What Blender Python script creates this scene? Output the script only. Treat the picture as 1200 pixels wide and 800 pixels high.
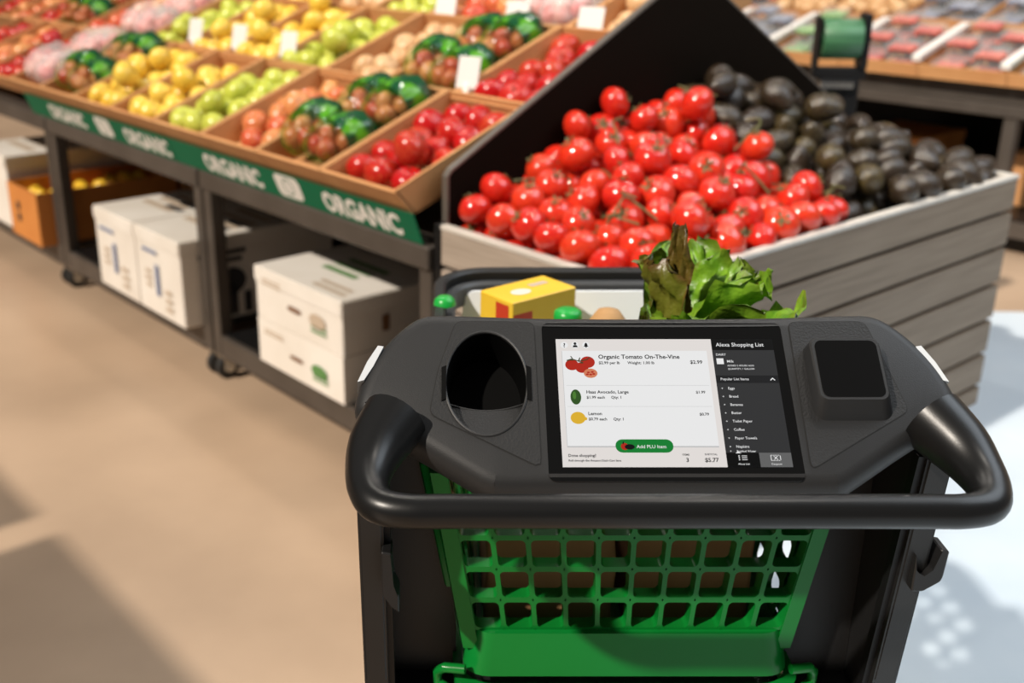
import bpy, bmesh, math, random
import numpy as np
from mathutils import Vector, Matrix, noise
S = bpy.context.scene
for o in list(bpy.data.objects): bpy.data.objects.remove(o)
PI = math.pi
# ------------------------------------------------------------------ camera
cam = bpy.data.cameras.new('camera'); co = bpy.data.objects.new('camera', cam)
S.collection.objects.link(co); S.camera = co
PITCH = math.atan(495/1300)
co.location = (0, 0, 1.5); co.rotation_euler = (PI/2 - PITCH, 0, 0)
cam.sensor_width = 36; cam.sensor_fit = 'HORIZONTAL'; cam.lens = 39.0
cam.shift_x = 80/1200; cam.clip_start = .05; cam.clip_end = 100
cam.dof.use_dof = True; cam.dof.focus_distance = 1.14; cam.dof.aperture_fstop = 4.3
# ------------------------------------------------------------------ light
w = bpy.data.worlds.new('world'); S.world = w; w.use_nodes = True
bg = w.node_tree.nodes['Background']; bg.inputs[0].default_value = (1.0, .97, .95, 1); bg.inputs[1].default_value = .16
RZ = math.atan2(-.77234679, .6352011)          # the rack frame: local x runs along the aisle, local y into the rack
AX = Vector((-.6352011, .77234679, 0)); BX = Vector((.77234679, .6352011, 0))
def W(a, b, z=0): return AX*a + BX*b + Vector((0, 0, z))
def light(name, kind, loc, energy, color=(1, 1, 1), rot=(0, 0, 0), **kw):
    l = bpy.data.lights.new(name, kind); l.energy = energy; l.color = color
    for k, v in kw.items(): setattr(l, k, v)
    o = bpy.data.objects.new(name, l); S.collection.objects.link(o); o.location = loc; o.rotation_euler = rot
    return o
sun = light('sun', 'SUN', (-3, -2, 5), 4.2, (1.0, .90, .78), angle=math.radians(1.6))
sd = BX*math.cos(math.radians(42)) + AX*-.04 + Vector((0, 0, -math.sin(math.radians(42))))
sun.rotation_euler = sd.to_track_quat('-Z', 'Y').to_euler()
for i, (a, b) in enumerate([(1.6, 2.2), (2.3, 1.5), (3.2, 2.2), (4.3, 1.6), (2.4, 3.6), (5.4, 2.3), (0.6, 1.6), (2.6, 5.2)]):
    light('ceiling_spot', 'AREA', W(a, b, 3.3), 9, (1, .93, .84), shape='DISK', size=.13)
light('added_fill_light', 'AREA', (3.0, 2.0, 3.6), 95, (.82, .91, 1.0), shape='SQUARE', size=2.6)  # added fill lamp that lifts the cart's shadow; no skylight is built
vs = S.view_settings; vs.view_transform = 'Standard'; vs.look = 'None'; vs.exposure = 0.0; vs.gamma = 1.0; vs.use_curve_mapping = False

# ------------------------------------------------------------------ materials
MATS = {}
def mat(name, col, rough=.5, col2=None, scale=8, metal=0, bump=0, bscale=40, spec=.5, stretch=(1, 1, 1), lo=.35, hi=.65, rnd=0, emit=0, coat=0, trans=0):
    if name in MATS: return MATS[name]
    m = bpy.data.materials.new(name); m.use_nodes = True; nt = m.node_tree; N = nt.nodes; L = nt.links
    p = N['Principled BSDF']; p.inputs['Roughness'].default_value = rough; p.inputs['Metallic'].default_value = metal
    p.inputs['Specular IOR Level'].default_value = spec; p.inputs['Coat Weight'].default_value = coat
    if trans: p.inputs['Transmission Weight'].default_value = trans
    c = (*col, 1); p.inputs['Base Color'].default_value = c
    if col2 or bump:
        tc = N.new('ShaderNodeTexCoord'); mp = N.new('ShaderNodeMapping'); mp.inputs['Scale'].default_value = stretch
        L.new(tc.outputs['Object'], mp.inputs[0])
        oi = N.new('ShaderNodeObjectInfo'); ml = N.new('ShaderNodeMath'); ml.operation = 'MULTIPLY'; ml.inputs[1].default_value = 37
        L.new(oi.outputs['Random'], ml.inputs[0])
    if col2:
        n = N.new('ShaderNodeTexNoise'); n.noise_dimensions = '4D'; n.inputs['Scale'].default_value = scale; n.inputs['Detail'].default_value = 5
        L.new(mp.outputs[0], n.inputs['Vector']); L.new(ml.outputs[0], n.inputs['W'])
        r = N.new('ShaderNodeMapRange'); r.inputs['From Min'].default_value = lo; r.inputs['From Max'].default_value = hi
        if rnd:
            ad = N.new('ShaderNodeMath'); ad.operation = 'MULTIPLY_ADD'; ad.inputs[1].default_value = rnd; ad.inputs[2].default_value = -rnd/2
            L.new(oi.outputs['Random'], ad.inputs[0]); a2 = N.new('ShaderNodeMath'); L.new(n.outputs['Fac'], a2.inputs[0]); L.new(ad.outputs[0], a2.inputs[1])
            L.new(a2.outputs[0], r.inputs['Value'])
        else: L.new(n.outputs['Fac'], r.inputs['Value'])
        mx = N.new('ShaderNodeMix'); mx.data_type = 'RGBA'; mx.inputs[6].default_value = c; mx.inputs[7].default_value = (*col2, 1)
        L.new(r.outputs[0], mx.inputs[0]); L.new(mx.outputs[2], p.inputs['Base Color'])
        if emit: L.new(mx.outputs[2], p.inputs['Emission Color'])
    if emit:
        if not col2: p.inputs['Emission Color'].default_value = c
        p.inputs['Emission Strength'].default_value = emit
    if bump:
        n2 = N.new('ShaderNodeTexNoise'); n2.inputs['Scale'].default_value = bscale; n2.inputs['Detail'].default_value = 3
        L.new(mp.outputs[0], n2.inputs['Vector']); b = N.new('ShaderNodeBump'); b.inputs['Strength'].default_value = bump; b.inputs['Distance'].default_value = .002
        L.new(n2.outputs['Fac'], b.inputs['Height']); L.new(b.outputs[0], p.inputs['Normal'])
    MATS[name] = m; return m
def film(name, tint, op=.25, rough=.12, green=None):
    """thin clear plastic: mostly transparent, glossy; optional opaque print over one end (local x)"""
    m = bpy.data.materials.new(name); m.use_nodes = True; nt = m.node_tree; N = nt.nodes; L = nt.links
    p = N['Principled BSDF']; p.inputs['Base Color'].default_value = (*tint, 1); p.inputs['Roughness'].default_value = rough
    t = N.new('ShaderNodeBsdfTransparent'); mx = N.new('ShaderNodeMixShader'); out = N['Material Output']
    L.new(t.outputs[0], mx.inputs[1]); L.new(p.outputs[0], mx.inputs[2]); L.new(mx.outputs[0], out.inputs[0]); mx.inputs[0].default_value = op
    tc = N.new('ShaderNodeTexCoord'); n = N.new('ShaderNodeTexNoise'); n.inputs['Scale'].default_value = 30; L.new(tc.outputs['Object'], n.inputs['Vector'])
    b = N.new('ShaderNodeBump'); b.inputs['Strength'].default_value = .6; b.inputs['Distance'].default_value = .006; L.new(n.outputs['Fac'], b.inputs['Height']); L.new(b.outputs[0], p.inputs['Normal'])
    if green:
        sx = N.new('ShaderNodeSeparateXYZ'); L.new(tc.outputs['Object'], sx.inputs[0])
        r = N.new('ShaderNodeMapRange'); r.inputs['From Min'].default_value = -.015; r.inputs['From Max'].default_value = -.01; L.new(sx.outputs[1], r.inputs['Value'])
        r2 = N.new('ShaderNodeMapRange'); r2.inputs['From Min'].default_value = .06; r2.inputs['From Max'].default_value = .065; L.new(sx.outputs[1], r2.inputs['Value'])
        c = N.new('ShaderNodeMix'); c.data_type = 'RGBA'; c.inputs[6].default_value = (.09, .34, .012, 1); c.inputs[7].default_value = (*green, 1); 
        n3 = N.new('ShaderNodeTexNoise'); n3.inputs['Scale'].default_value = 11; L.new(tc.outputs['Object'], n3.inputs['Vector']); r3 = N.new('ShaderNodeMapRange'); r3.inputs['From Min'].default_value = .44; r3.inputs['From Max'].default_value = .52; L.new(n3.outputs['Fac'], r3.inputs['Value'])
        mm = N.new('ShaderNodeMath'); mm.operation = 'MAXIMUM'; L.new(r2.outputs[0], mm.inputs[0]); L.new(r3.outputs[0], mm.inputs[1]); L.new(mm.outputs[0], c.inputs[0]); L.new(c.outputs[2], p.inputs['Base Color'])
        k = N.new('ShaderNodeMapRange'); k.inputs['To Min'].default_value = op; k.inputs['To Max'].default_value = .96; L.new(r.outputs[0], k.inputs['Value']); L.new(k.outputs[0], mx.inputs[0])
    MATS[name] = m; return m

mat('floor_tan', (.52, .375, .26), .42, (.38, .27, .185), 1.1, bump=.05, bscale=60)
mat('floor_glare', (.68, .76, .82), .3, (.50, .60, .70), 1.6, lo=.3, hi=.75)  # window glare on the floor, painted as a pale colour
mat('metal_dark', (.072, .060, .050), .45, (.095, .08, .068), 6, metal=.3)
mat('metal_black', (.006, .006, .0065), .45, spec=.3)
mat('rubber', (.02, .02, .02), .6)
mat('chrome', (.6, .6, .58), .25, metal=1)
mat('cardboard', (.50, .23, .085), .75, (.58, .30, .12), 5, bump=.1, bscale=90)
mat('cardboard_edge', (.66, .40, .19), .8)
mat('green_sign', (.002, .115, .050), .6, (.003, .13, .058), 3, spec=.15)
mat('white_print', (.72, .70, .66), .5)
mat('carton_white', (.80, .76, .70), .6, (.72, .67, .6), 4)
mat('carton_top', (.50, .40, .30), .7)
mat('orange_card', (.62, .24, .05), .7, (.52, .18, .035), 4)
mat('ink_black', (.03, .03, .035), .6); mat('ink_blue', (.16, .2, .33), .6); mat('ink_green', (.10, .24, .07), .6); mat('ink_brown', (.2, .1, .05), .7)
mat('plank', (.30, .245, .195), .6, (.40, .33, .27), 4, stretch=(1.2, 14, 22), bump=.15, bscale=50)
mat('plank_long', (.185, .135, .092), .6, (.25, .19, .135), 4, stretch=(14, 1.0, 22), bump=.12, bscale=30)
mat('plank_cap', (.52, .48, .43), .5, (.60, .56, .5), 4, stretch=(1.2, 14, 14))
mat('groove', (.03, .024, .02), .8)
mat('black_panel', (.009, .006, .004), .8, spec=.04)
mat('panel_edge', (.16, .14, .12), .4, metal=.4)
mat('apple_red', (.43, .005, .006), .2, (.60, .17, .05), 9, lo=.56, hi=.85, rnd=.22, spec=.5)
mat('apple_peach', (.50, .03, .018), .24, (.70, .36, .12), 9, lo=.38, hi=.66, rnd=.25)
mat('apple_green', (.42, .47, .04), .25, (.56, .58, .10), 9, rnd=.2)
mat('apple_yellow', (.74, .45, .03), .28, (.80, .58, .10), 9, rnd=.2)
mat('onion_tan', (.55, .30, .13), .35, (.68, .45, .24), 9, rnd=.2)
mat('radish_pink', (.60, .07, .08), .3, (.74, .42, .36), 14, rnd=.25)
mat('lemon', (.85, .50, .02), .35, (.9, .62, .06), 9)
mat('tomato', (.56, .012, .008), .13, (.66, .045, .012), 6, rnd=.25, spec=.6, coat=.3)
mat('calyx', (.085, .09, .022), .6, (.15, .12, .045), 20)
mat('avocado', (.026, .017, .011), .22, (.13, .095, .025), 10, lo=.52, hi=.85, rnd=.3, bump=.25, bscale=160, spec=.6)
mat('stem', (.13, .07, .03), .7)
mat('console', (.0165, .017, .018), .5, (.020, .0205, .0215), 5, bump=.12, bscale=900, spec=.4)
mat('console_panel', (.0155, .016, .017), .55, bump=.30, bscale=420, spec=.4)
mat('console_gap', (.004, .004, .004), .7)
mat('handle', (.0055, .0057, .006), .33, bump=.03, bscale=500, spec=.4)
mat('glass_black', (.002, .002, .002), .12)
mat('pocket_black', (.0012, .0012, .0012), .6, spec=.1)
mat('accent', (.62, .65, .68), .2)
mat('frame_black', (.008, .008, .0085), .5, bump=.1, bscale=600)
mat('rim_grey', (.045, .048, .052), .45)
mat('basket_green', (.003, .17, .022), .28, (.004, .20, .03), 4, spec=.28)
mat('liner_white', (.82, .86, .90), .35)
mat('paper_bag', (.36, .19, .085), .8, (.30, .15, .06), 7, bump=.5, bscale=25)
mat('box_yellow', (.80, .47, .02), .4, (.84, .55, .05), 5); mat('box_red', (.55, .05, .02), .4); mat('box_pale', (.75, .7, .6), .4)
mat('cap_green', (.01, .36, .05), .3); mat('cap_white', (.8, .85, .8), .4)
mat('bread', (.45, .25, .1), .7, (.55, .35, .17), 9)
mat('sign_card', (.72, .70, .68), .5); mat('divider_white', (.85, .82, .78), .35)
mat('roll_green', (.035, .12, .055), .4, (.06, .18, .08), 3, stretch=(1, 20, 20))
mat('berry_red', (.55, .03, .02), .3, (.65, .12, .06), 9, rnd=.2); mat('berry_blue', (.12, .14, .25), .4, (.3, .33, .42), 9); mat('herb_green', (.10, .30, .06), .5, (.3, .5, .18), 9)
film('clear_plastic', (.9, .92, .93), .07, .1)
film('bag_plastic', (.9, .9, .88), .26, .15)
film('bag_green', (.9, .9, .88), .22, .15, green=(.004, .065, .02))
for n, c in [('scr_white', (.74, .70, .675)), ('scr_card', (.80, .80, .80)), ('scr_black', (.001, .001, .001)), ('scr_dark', (.030, .030, .031)), ('scr_mid', (.012, .012, .013)), ('scr_grey', (.12, .12, .12)),
             ('scr_text', (.004, .004, .005)), ('scr_textw', (.80, .80, .80)), ('scr_line', (.6, .6, .6)), ('scr_green', (.006, .20, .03)), ('scr_red', (.42, .02, .01)), ('scr_pink', (.62, .2, .1)), ('scr_avo', (.03, .085, .016)), ('scr_gloss', (.07, .2, .03)),
             ('scr_lemon', (.70, .42, .03)), ('scr_stem', (.05, .05, .02)), ('scr_shadow', (.5, .5, .5))]:      # a lit display: it gives off its own picture
    m_ = mat(n, (0, 0, 0), .35, spec=.15, emit=1); m_.node_tree.nodes['Principled BSDF'].inputs['Emission Color'].default_value = (*c, 1)

# ------------------------------------------------------------------ helpers
C = S.collection
def link(name, me, m=None, parent=None, loc=None, rot=None, smooth=None):
    o = bpy.data.objects.new(name, me); C.objects.link(o)
    if me is not None and m is not None:
        ms = m if isinstance(m, (list, tuple)) else [m]
        if not me.materials:
            for k in ms: me.materials.append(MATS[k])
    if parent is not None: o.parent = parent
    if loc is not None: o.location = loc
    if rot is not None: o.rotation_euler = rot
    return o
def tag(o, label, cat, group=None, kind=None):
    o['label'] = label
    if cat: o['category'] = cat
    if group: o['group'] = group
    if kind: o['kind'] = kind
    return o
def thing(name, label, cat, loc, rz=0, group=None, rot=None):
    o = bpy.data.objects.new(name, None); C.objects.link(o); o.empty_display_size = .05
    o.location = loc; o.rotation_euler = rot if rot else (0, 0, rz)
    return tag(o, label, cat, group)
def finish(bm, angle=40, smooth=True):
    me = bpy.data.meshes.new('m'); bmesh.ops.recalc_face_normals(bm, faces=bm.faces[:]); bm.to_mesh(me); bm.free()
    if smooth:
        me.polygons.foreach_set('use_smooth', [True]*len(me.polygons)); me.set_sharp_from_angle(angle=math.radians(angle))
    return me
def add_box(bm, x0, x1, y0, y1, z0, z1, M=None):
    vs_ = [bm.verts.new((x, y, z)) for z in (z0, z1) for (x, y) in ((x0, y0), (x1, y0), (x1, y1), (x0, y1))]
    if M:
        for v in vs_: v.co = M @ v.co
    for f in ((0, 3, 2, 1), (4, 5, 6, 7), (0, 1, 5, 4), (1, 2, 6, 5), (2, 3, 7, 6), (3, 0, 4, 7)): bm.faces.new([vs_[i] for i in f])
    return vs_
def box_me(x0, x1, y0, y1, z0, z1, bev=0, seg=1, M=None):
    bm = bmesh.new(); add_box(bm, x0, x1, y0, y1, z0, z1, M)
    if bev: bmesh.ops.bevel(bm, geom=bm.edges[:], offset=bev, segments=seg, affect='EDGES', profile=.5)
    return finish(bm, 30)
def prism(bm, pts, f0, f1):
    """pts 2D outline; f0/f1 map (u,v) to 3D for the two ends"""
    a = [bm.verts.new(f0(*p)) for p in pts]; b = [bm.verts.new(f1(*p)) for p in pts]; n = len(pts)
    bm.faces.new(a[::-1]); bm.faces.new(b)
    for i in range(n): bm.faces.new((a[i], a[(i+1) % n], b[(i+1) % n], b[i]))
def rrect(x0, x1, y0, y1, r, n=5):
    out = []
    for cx, cy, a0 in ((x1-r, y1-r, 0), (x0+r, y1-r, PI/2), (x0+r, y0+r, PI), (x1-r, y0+r, 1.5*PI)):
        for i in range(n+1): t = a0+PI/2*i/n; out.append((cx+r*math.cos(t), cy+r*math.sin(t)))
    return out
def catmull(P, n=8, closed=False):
    P = [Vector(p) for p in P]; out = []; m = len(P)
    for i in range(m if closed else m-1):
        g = (lambda k: P[k % m]) if closed else (lambda k: P[max(0, min(m-1, k))])
        p0, p1, p2, p3 = g(i-1), g(i), g(i+1), g(i+2)
        for k in range(n):
            t = k/n; out.append(.5*((2*p1)+(p2-p0)*t+(2*p0-5*p1+4*p2-p3)*t*t+(3*p1-p0-3*p2+p3)*t**3))
    if not closed: out.append(P[-1])
    return out
def tube(bm, path, rad, sides=12, closed=False, sec=None, up=None):
    """sweep a circle (or 2D section) along a path; rad is a number or list"""
    P = [Vector(p) for p in path]; n = len(P); R = rad if isinstance(rad, (list, tuple)) else [rad]*n
    rings = []; pn = None
    for i in range(n):
        t = (P[(i+1) % n]-P[i-1]) if closed else (P[min(n-1, i+1)]-P[max(0, i-1)])
        t.normalize()
        if up is not None: u = Vector(up)
        elif pn is None: u = Vector((0, 0, 1)) if abs(t.z) < .9 else Vector((1, 0, 0))
        else: u = pn
        u = (u-t*u.dot(t)).normalized(); pn = u; v = t.cross(u)
        if sec: ring = [bm.verts.new(P[i]+v*a+u*b) for a, b in sec]
        else: ring = [bm.verts.new(P[i]+(u*math.cos(2*PI*k/sides)+v*math.sin(2*PI*k/sides))*R[i]) for k in range(sides)]
        rings.append(ring)
    m = len(rings[0])
    for i in range(n if closed else n-1):
        a, b = rings[i], rings[(i+1) % n]
        for k in range(m): bm.faces.new((a[k], a[(k+1) % m], b[(k+1) % m], b[k]))
    if not closed: bm.faces.new(rings[0][::-1]); bm.faces.new(rings[-1])
def lathe(bm, prof, sides=16, M=None):
    rings = []
    for r, z in prof:
        if r < 1e-6: rings.append([bm.verts.new((0, 0, z))])
        else: rings.append([bm.verts.new((r*math.cos(2*PI*k/sides), r*math.sin(2*PI*k/sides), z)) for k in range(sides)])
    for a, b in zip(rings, rings[1:]):
        for k in range(sides):
            q = [a[k % len(a)], a[(k+1) % len(a)], b[(k+1) % len(b)], b[k % len(b)]]
            q = list(dict.fromkeys(q))
            if len(q) > 2: bm.faces.new(q)
    if M:
        for r in rings:
            for v in r: v.co = M @ v.co
def lathe_me(prof, sides=16, M=None, angle=50):
    bm = bmesh.new(); lathe(bm, prof, sides, M); return finish(bm, angle)
_tc = {}
def text_bm(bm, items, f, bold=.018):
    """items: (string, x, y, size, align); f maps (x,y) to 3D"""
    obs = []
    for s, x, y, size, al in items:
        cu = bpy.data.curves.new('t', 'FONT'); cu.body = s; cu.size = size; cu.align_x = al; cu.resolution_u = 2
        cu.offset = size*bold
        o = bpy.data.objects.new('t', cu); C.objects.link(o); obs.append((o, x, y))
    dg = bpy.context.evaluated_depsgraph_get(); dg.update()
    for o, x, y in obs:
        me = bpy.data.meshes.new_from_object(o.evaluated_get(dg)); k = len(bm.verts)
        vv = [bm.verts.new(f(v.co.x+x, v.co.y+y)) for v in me.vertices]
        for p in me.polygons:
            try: bm.faces.new([vv[i] for i in p.vertices])
            except ValueError: pass
        cu = o.data; bpy.data.objects.remove(o); bpy.data.curves.remove(cu); bpy.data.meshes.remove(me)
def flat_me(polys):
    """list of 3D polygons"""
    bm = bmesh.new()
    for p in polys: bm.faces.new([bm.verts.new(q) for q in p])
    me = bpy.data.meshes.new('m'); bm.to_mesh(me); bm.free(); return me
def settle(n, x0, x1, y0, y1, floor, r, seed, drop=.12, its=220):
    g = np.random.default_rng(seed); R = r*(1+.10*(g.random(n)*2-1))
    P = np.stack([x0+R+(x1-x0-2*R)*g.random(n), y0+R+(y1-y0-2*R)*g.random(n), np.zeros(n)], 1)
    P[:, 2] = floor(P[:, 0], P[:, 1])+R+drop*g.random(n)
    sumR = R[:, None]+R[None]
    for it in range(its):
        P[:, 2] -= .004*min(1, (its-it)/60)
        d = P[:, None]-P[None]; L = np.sqrt((d**2).sum(-1))+1e-9; ov = np.clip(sumR*1.0-L, 0, None); np.fill_diagonal(ov, 0)
        P += (d/L[..., None]*(ov*.42)[..., None]).sum(1)
        P[:, 0] = np.clip(P[:, 0], x0+R, x1-R); P[:, 1] = np.clip(P[:, 1], y0+R, y1-R)
        P[:, 2] = np.maximum(P[:, 2], floor(P[:, 0], P[:, 1])+R)
    return P, R
rng = random.Random(4)

# ================================================================== SETTING
def struct(name, me, m, label, parent=None, loc=None, rot=None):
    o = link(name, me, m, parent, loc, rot); o['kind'] = 'structure'; o['label'] = label; return o
struct('floor', box_me(-11, 11, -5, 16, -.10, 0), 'floor_tan', 'tan polished concrete floor with soft mottling')
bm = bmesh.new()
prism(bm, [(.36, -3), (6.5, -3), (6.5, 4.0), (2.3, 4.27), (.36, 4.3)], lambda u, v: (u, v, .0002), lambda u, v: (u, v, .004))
struct('floor_glare', finish(bm, smooth=False), 'floor_glare', 'floor area around the bin with pale blue-white glare painted in its colour')

mat('wall_paint', (.20, .17, .14), .7, (.22, .19, .16), 2)
struct('wall_back', box_me(-11, 3, 0, .15, 0, 4), 'wall_paint', 'dull brown back wall of the store', None, W(0, 9.5, 0), (0, 0, RZ))
struct('wall_left', box_me(-.15, 0, -12, 9.4, 0, 4), 'wall_paint', 'dull brown end wall of the store', None, W(10.6, 0, 0), (0, 0, RZ))

# ================================================================== DISPLAY RACK (left)
TW = .333; A0 = 2.13; SL = math.atan(.33)
def caster(parent, x, y, h=.09):
    bm = bmesh.new(); lathe(bm, [(.0, -.014), (.03, -.014), (.04, -.010), (.04, .010), (.03, .014), (0, .014)], 16, Matrix.Translation((x, y, .04)) @ Matrix.Rotation(PI/2, 4, 'Y'))
    wh = link('caster_wheel', finish(bm), 'rubber', parent)
    bm = bmesh.new(); add_box(bm, x-.022, x-.017, y-.02, y+.02, .035, h); add_box(bm, x+.017, x+.022, y-.02, y+.02, .035, h); add_box(bm, x-.025, x+.025, y-.025, y+.025, h-.006, h+.005)
    link('fork', finish(bm), 'chrome', wh)
    bm = bmesh.new(); lathe(bm, [(0, -.026), (.012, -.026), (.012, .026), (0, .026)], 10, Matrix.Translation((x, y, .04)) @ Matrix.Rotation(PI/2, 4, 'Y')); link('axle', finish(bm), 'chrome', wh)
def rack(a0, a1, b0, label, depth=1.7, dz=0):
    t = thing('display_rack', label, 'display rack', W(a0, b0, 0), RZ, 'steel produce display racks')
    L = a1-a0                                     # local x from -L to 0
    for x in (-L, -.05):
        for y in (0, depth-.05):
            link('post', box_me(x, x+.05, y, y+.05, .09, .70+dz, .004), 'metal_dark', t); caster(t, x+.025, y+.03)
    link('top_rail', box_me(-L, 0, -.012, .03, .675+dz, .738+dz, .005), 'metal_dark', t)
    link('top_rail', box_me(-L, 0, depth-.03, depth+.012, .675+dz, .738+dz, .005), 'metal_dark', t)
    for x in (-L+.05, -.05): link('side_rail', box_me(x-.045, x, .03, depth-.03, .68+dz, .735+dz, .003), 'metal_dark', t)
    link('deck', box_me(-L+.05, -.05, .0, depth, .735+dz, .748+dz), 'metal_dark', t)
    link('lower_rail', box_me(-L+.05, -.05, .002, .025, .09, .168, .003), 'metal_dark', t)
    link('lower_rail', box_me(-L+.05, -.05, depth-.025, depth-.002, .09, .168, .003), 'metal_dark', t)
    link('lower_shelf', box_me(-L+.05, -.05, .025, depth-.025, .158, .170), 'metal_black', t)
    link('shade_panel', box_me(-L+.05, -.05, depth/2, depth/2+.015, .17, .735+dz), 'metal_black', t)  # black sheet added to stop light from behind and darken the lower shelf
    # sloped frame carrying the trays
    bm = bmesh.new()
    for x in (-L+.06, -L/2, -.10): prism(bm, [(.12, .75+dz), (1.26, .75+dz), (1.26, 1.18+dz), (.12, .812+dz)], lambda u, v: (x, u, v), lambda u, v: (x+.02, u, v))
    link('tray_support', finish(bm), 'metal_dark', t)
    return t
rack(2.075, 3.275, 1.665, 'dark steel rack next to the wooden tomato bin')
rack(3.29, 4.60, 1.665, 'dark steel rack holding blue-printed white cartons on its lower shelf')
rack(4.615, 5.95, 1.665, 'dark steel rack holding the orange carton of lemons')

# green sign strip with lettering
def strip(a0, a1, label):
    t = thing('sign_strip', label, 'sign', W(a0, 1.643, .7395), RZ, 'green organic sign strips'); L = a1-a0
    lean = -.034/.085
    f = lambda h: h*lean+.014
    bm = bmesh.new(); prism(bm, [(f(0), 0), (f(.085), .085), (f(.085)+.004, .085), (f(0)+.004, 0)], lambda u, v: (-L, u, v), lambda u, v: (0, u, v))
    link('strip_board', finish(bm), 'green_sign', t); return t, f
def strip_text(t, f, a0, items):
    for a in items:
        bm = bmesh.new(); text_bm(bm, [('ORGANIC', -(a-a0), .0135, .077, 'CENTER')], lambda x, y: (x, f(y)-.0012, y), .045); link('lettering', finish(bm, smooth=False), 'white_print', t)
def strip_emblem(t, f, a0, a):
    cx = -(a-a0); pts = rrect(cx-.066, cx+.066, .010, .079, .02)
    link('emblem', flat_me([[(x, f(y)-.0010, y) for x, y in pts]]), 'white_print', t)
    ring = [[(cx+r*math.cos(k*PI/12), f(.0445+r*math.sin(k*PI/12))-.0016, .0445+r*math.sin(k*PI/12)) for r, k in ((.026, i), (.026, i+1), (.022, i+1), (.022, i))] for i in range(24)]
    link('emblem_ring', flat_me(ring), 'green_sign', t)
t, f = strip(2.095, 3.42, 'green strip reading ORGANIC on the rack next to the tomato bin'); strip_text(t, f, 2.095, [2.34, 3.02]); strip_emblem(t, f, 2.095, 2.69)
t, f = strip(3.425, 4.73, 'green strip reading ORGANIC below the yellow and green apple trays'); strip_text(t, f, 3.425, [3.615, 4.32]); strip_emblem(t, f, 3.425, 3.965)

# trays
TD, TH = .445, .10
TIER = {1: (1.645, .815), 2: (2.085, .965), 3: (2.532, 1.120)}
def tray(a0, tier, label):
    b0, z0 = TIER[tier]
    t = thing('produce_tray', label, 'tray', W(a0, b0, z0), group='cardboard produce trays on the rack', rot=(0, 0, 0))
    t.matrix_world = Matrix.Translation(W(a0, b0, z0)) @ Matrix.Rotation(RZ, 4, 'Z') @ Matrix.Rotation(SL, 4, 'X')
    w_ = TW-.004; fl = .014                        # the walls flare slightly
    link('tray_bottom', TRM[0], 'cardboard', t); link('front_board', TRM[1], 'cardboard', t); link('back_board', TRM[2], 'cardboard', t)
    link('side_board', TRM[3], 'cardboard', t); link('side_board', TRM[4], 'cardboard', t)
    return t
w_ = TW-.004
TRM = [box_me(-w_, 0, 0, TD, 0, .006)]
bm = bmesh.new(); prism(bm, [(0, 0), (-.034, .078), (-.026, .082), (.009, .0)], lambda u, v: (-w_, u, v), lambda u, v: (0, u, v)); TRM.append(finish(bm, smooth=False))
TRM.append(box_me(-w_, 0, TD-.009, TD, .0, TH))
for x0 in (-w_, -.009):
    bm = bmesh.new(); prism(bm, [(.004, .004), (-.030, .082), (TD-.004, TH+.004), (TD-.004, .004)], lambda u, v: (x0, u, v), lambda u, v: (x0+.009, u, v)); TRM.append(finish(bm, smooth=False))

# fruit meshes
def fruit_me(kind, seed):
    r0 = random.Random(seed); bm = bmesh.new(); n = 16; prof = []
    for i in range(n+1):
        th = PI*i/n; r = 1; z = -math.cos(th); x = math.sin(th)
        if kind == 'apple':
            x *= 1.06*(1+.06*z); z = z*.90-(.20*math.exp(-(x/.22)**2) if z > 0 else -.10*math.exp(-(x/.2)**2))
        elif kind == 'tomato':
            x *= 1.05; z = z*.90-(.13*math.exp(-(x/.2)**2) if z > 0 else -.05*math.exp(-(x/.2)**2))
        elif kind == 'avocado':
            z *= 1.30; x *= .95*(1-.17*z/1.3)*(1 if z < .2 else 1-.12*(z-.2))
        elif kind == 'lemon':
            z = z*1.22+(.16*math.exp(-(x/.22)**2)*(1 if z > 0 else -1))
        prof.append((x if 0 < i < n else 0, z))
    lathe(bm, prof, 20)
    off = Vector((seed*7.3, seed*3.1, seed))
    amp = {'avocado': .05, 'tomato': .045, 'apple': .05}.get(kind, .04)
    for v in bm.verts:
        v.co *= 1+amp*noise.noise(v.co*1.2+off)
        if kind == 'avocado': v.co *= 1+.012*noise.noise(v.co*9+off)
        if kind == 'tomato': v.co.xy *= 1+.02*math.cos(5*math.atan2(v.co.y, v.co.x))*max(0, v.co.z)
    return finish(bm, 80)
FM = {k: [fruit_me(k, s) for s in range(1, 4)] for k in ('apple', 'tomato', 'avocado', 'lemon')}
FCACHE = {}
def fruit_mesh(kind, v, m):
    key = (kind, v, m)
    if key not in FCACHE:
        me = FM[kind][v].copy(); me.materials.append(MATS[m]); FCACHE[key] = me
    return FCACHE[key]
bm = bmesh.new(); tube(bm, [(0, 0, .62), (.03, 0, .8), (.10, .02, 1.02)], [.035, .03, .045], 6); STEM = finish(bm); STEM.materials.append(MATS['stem'])
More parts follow.
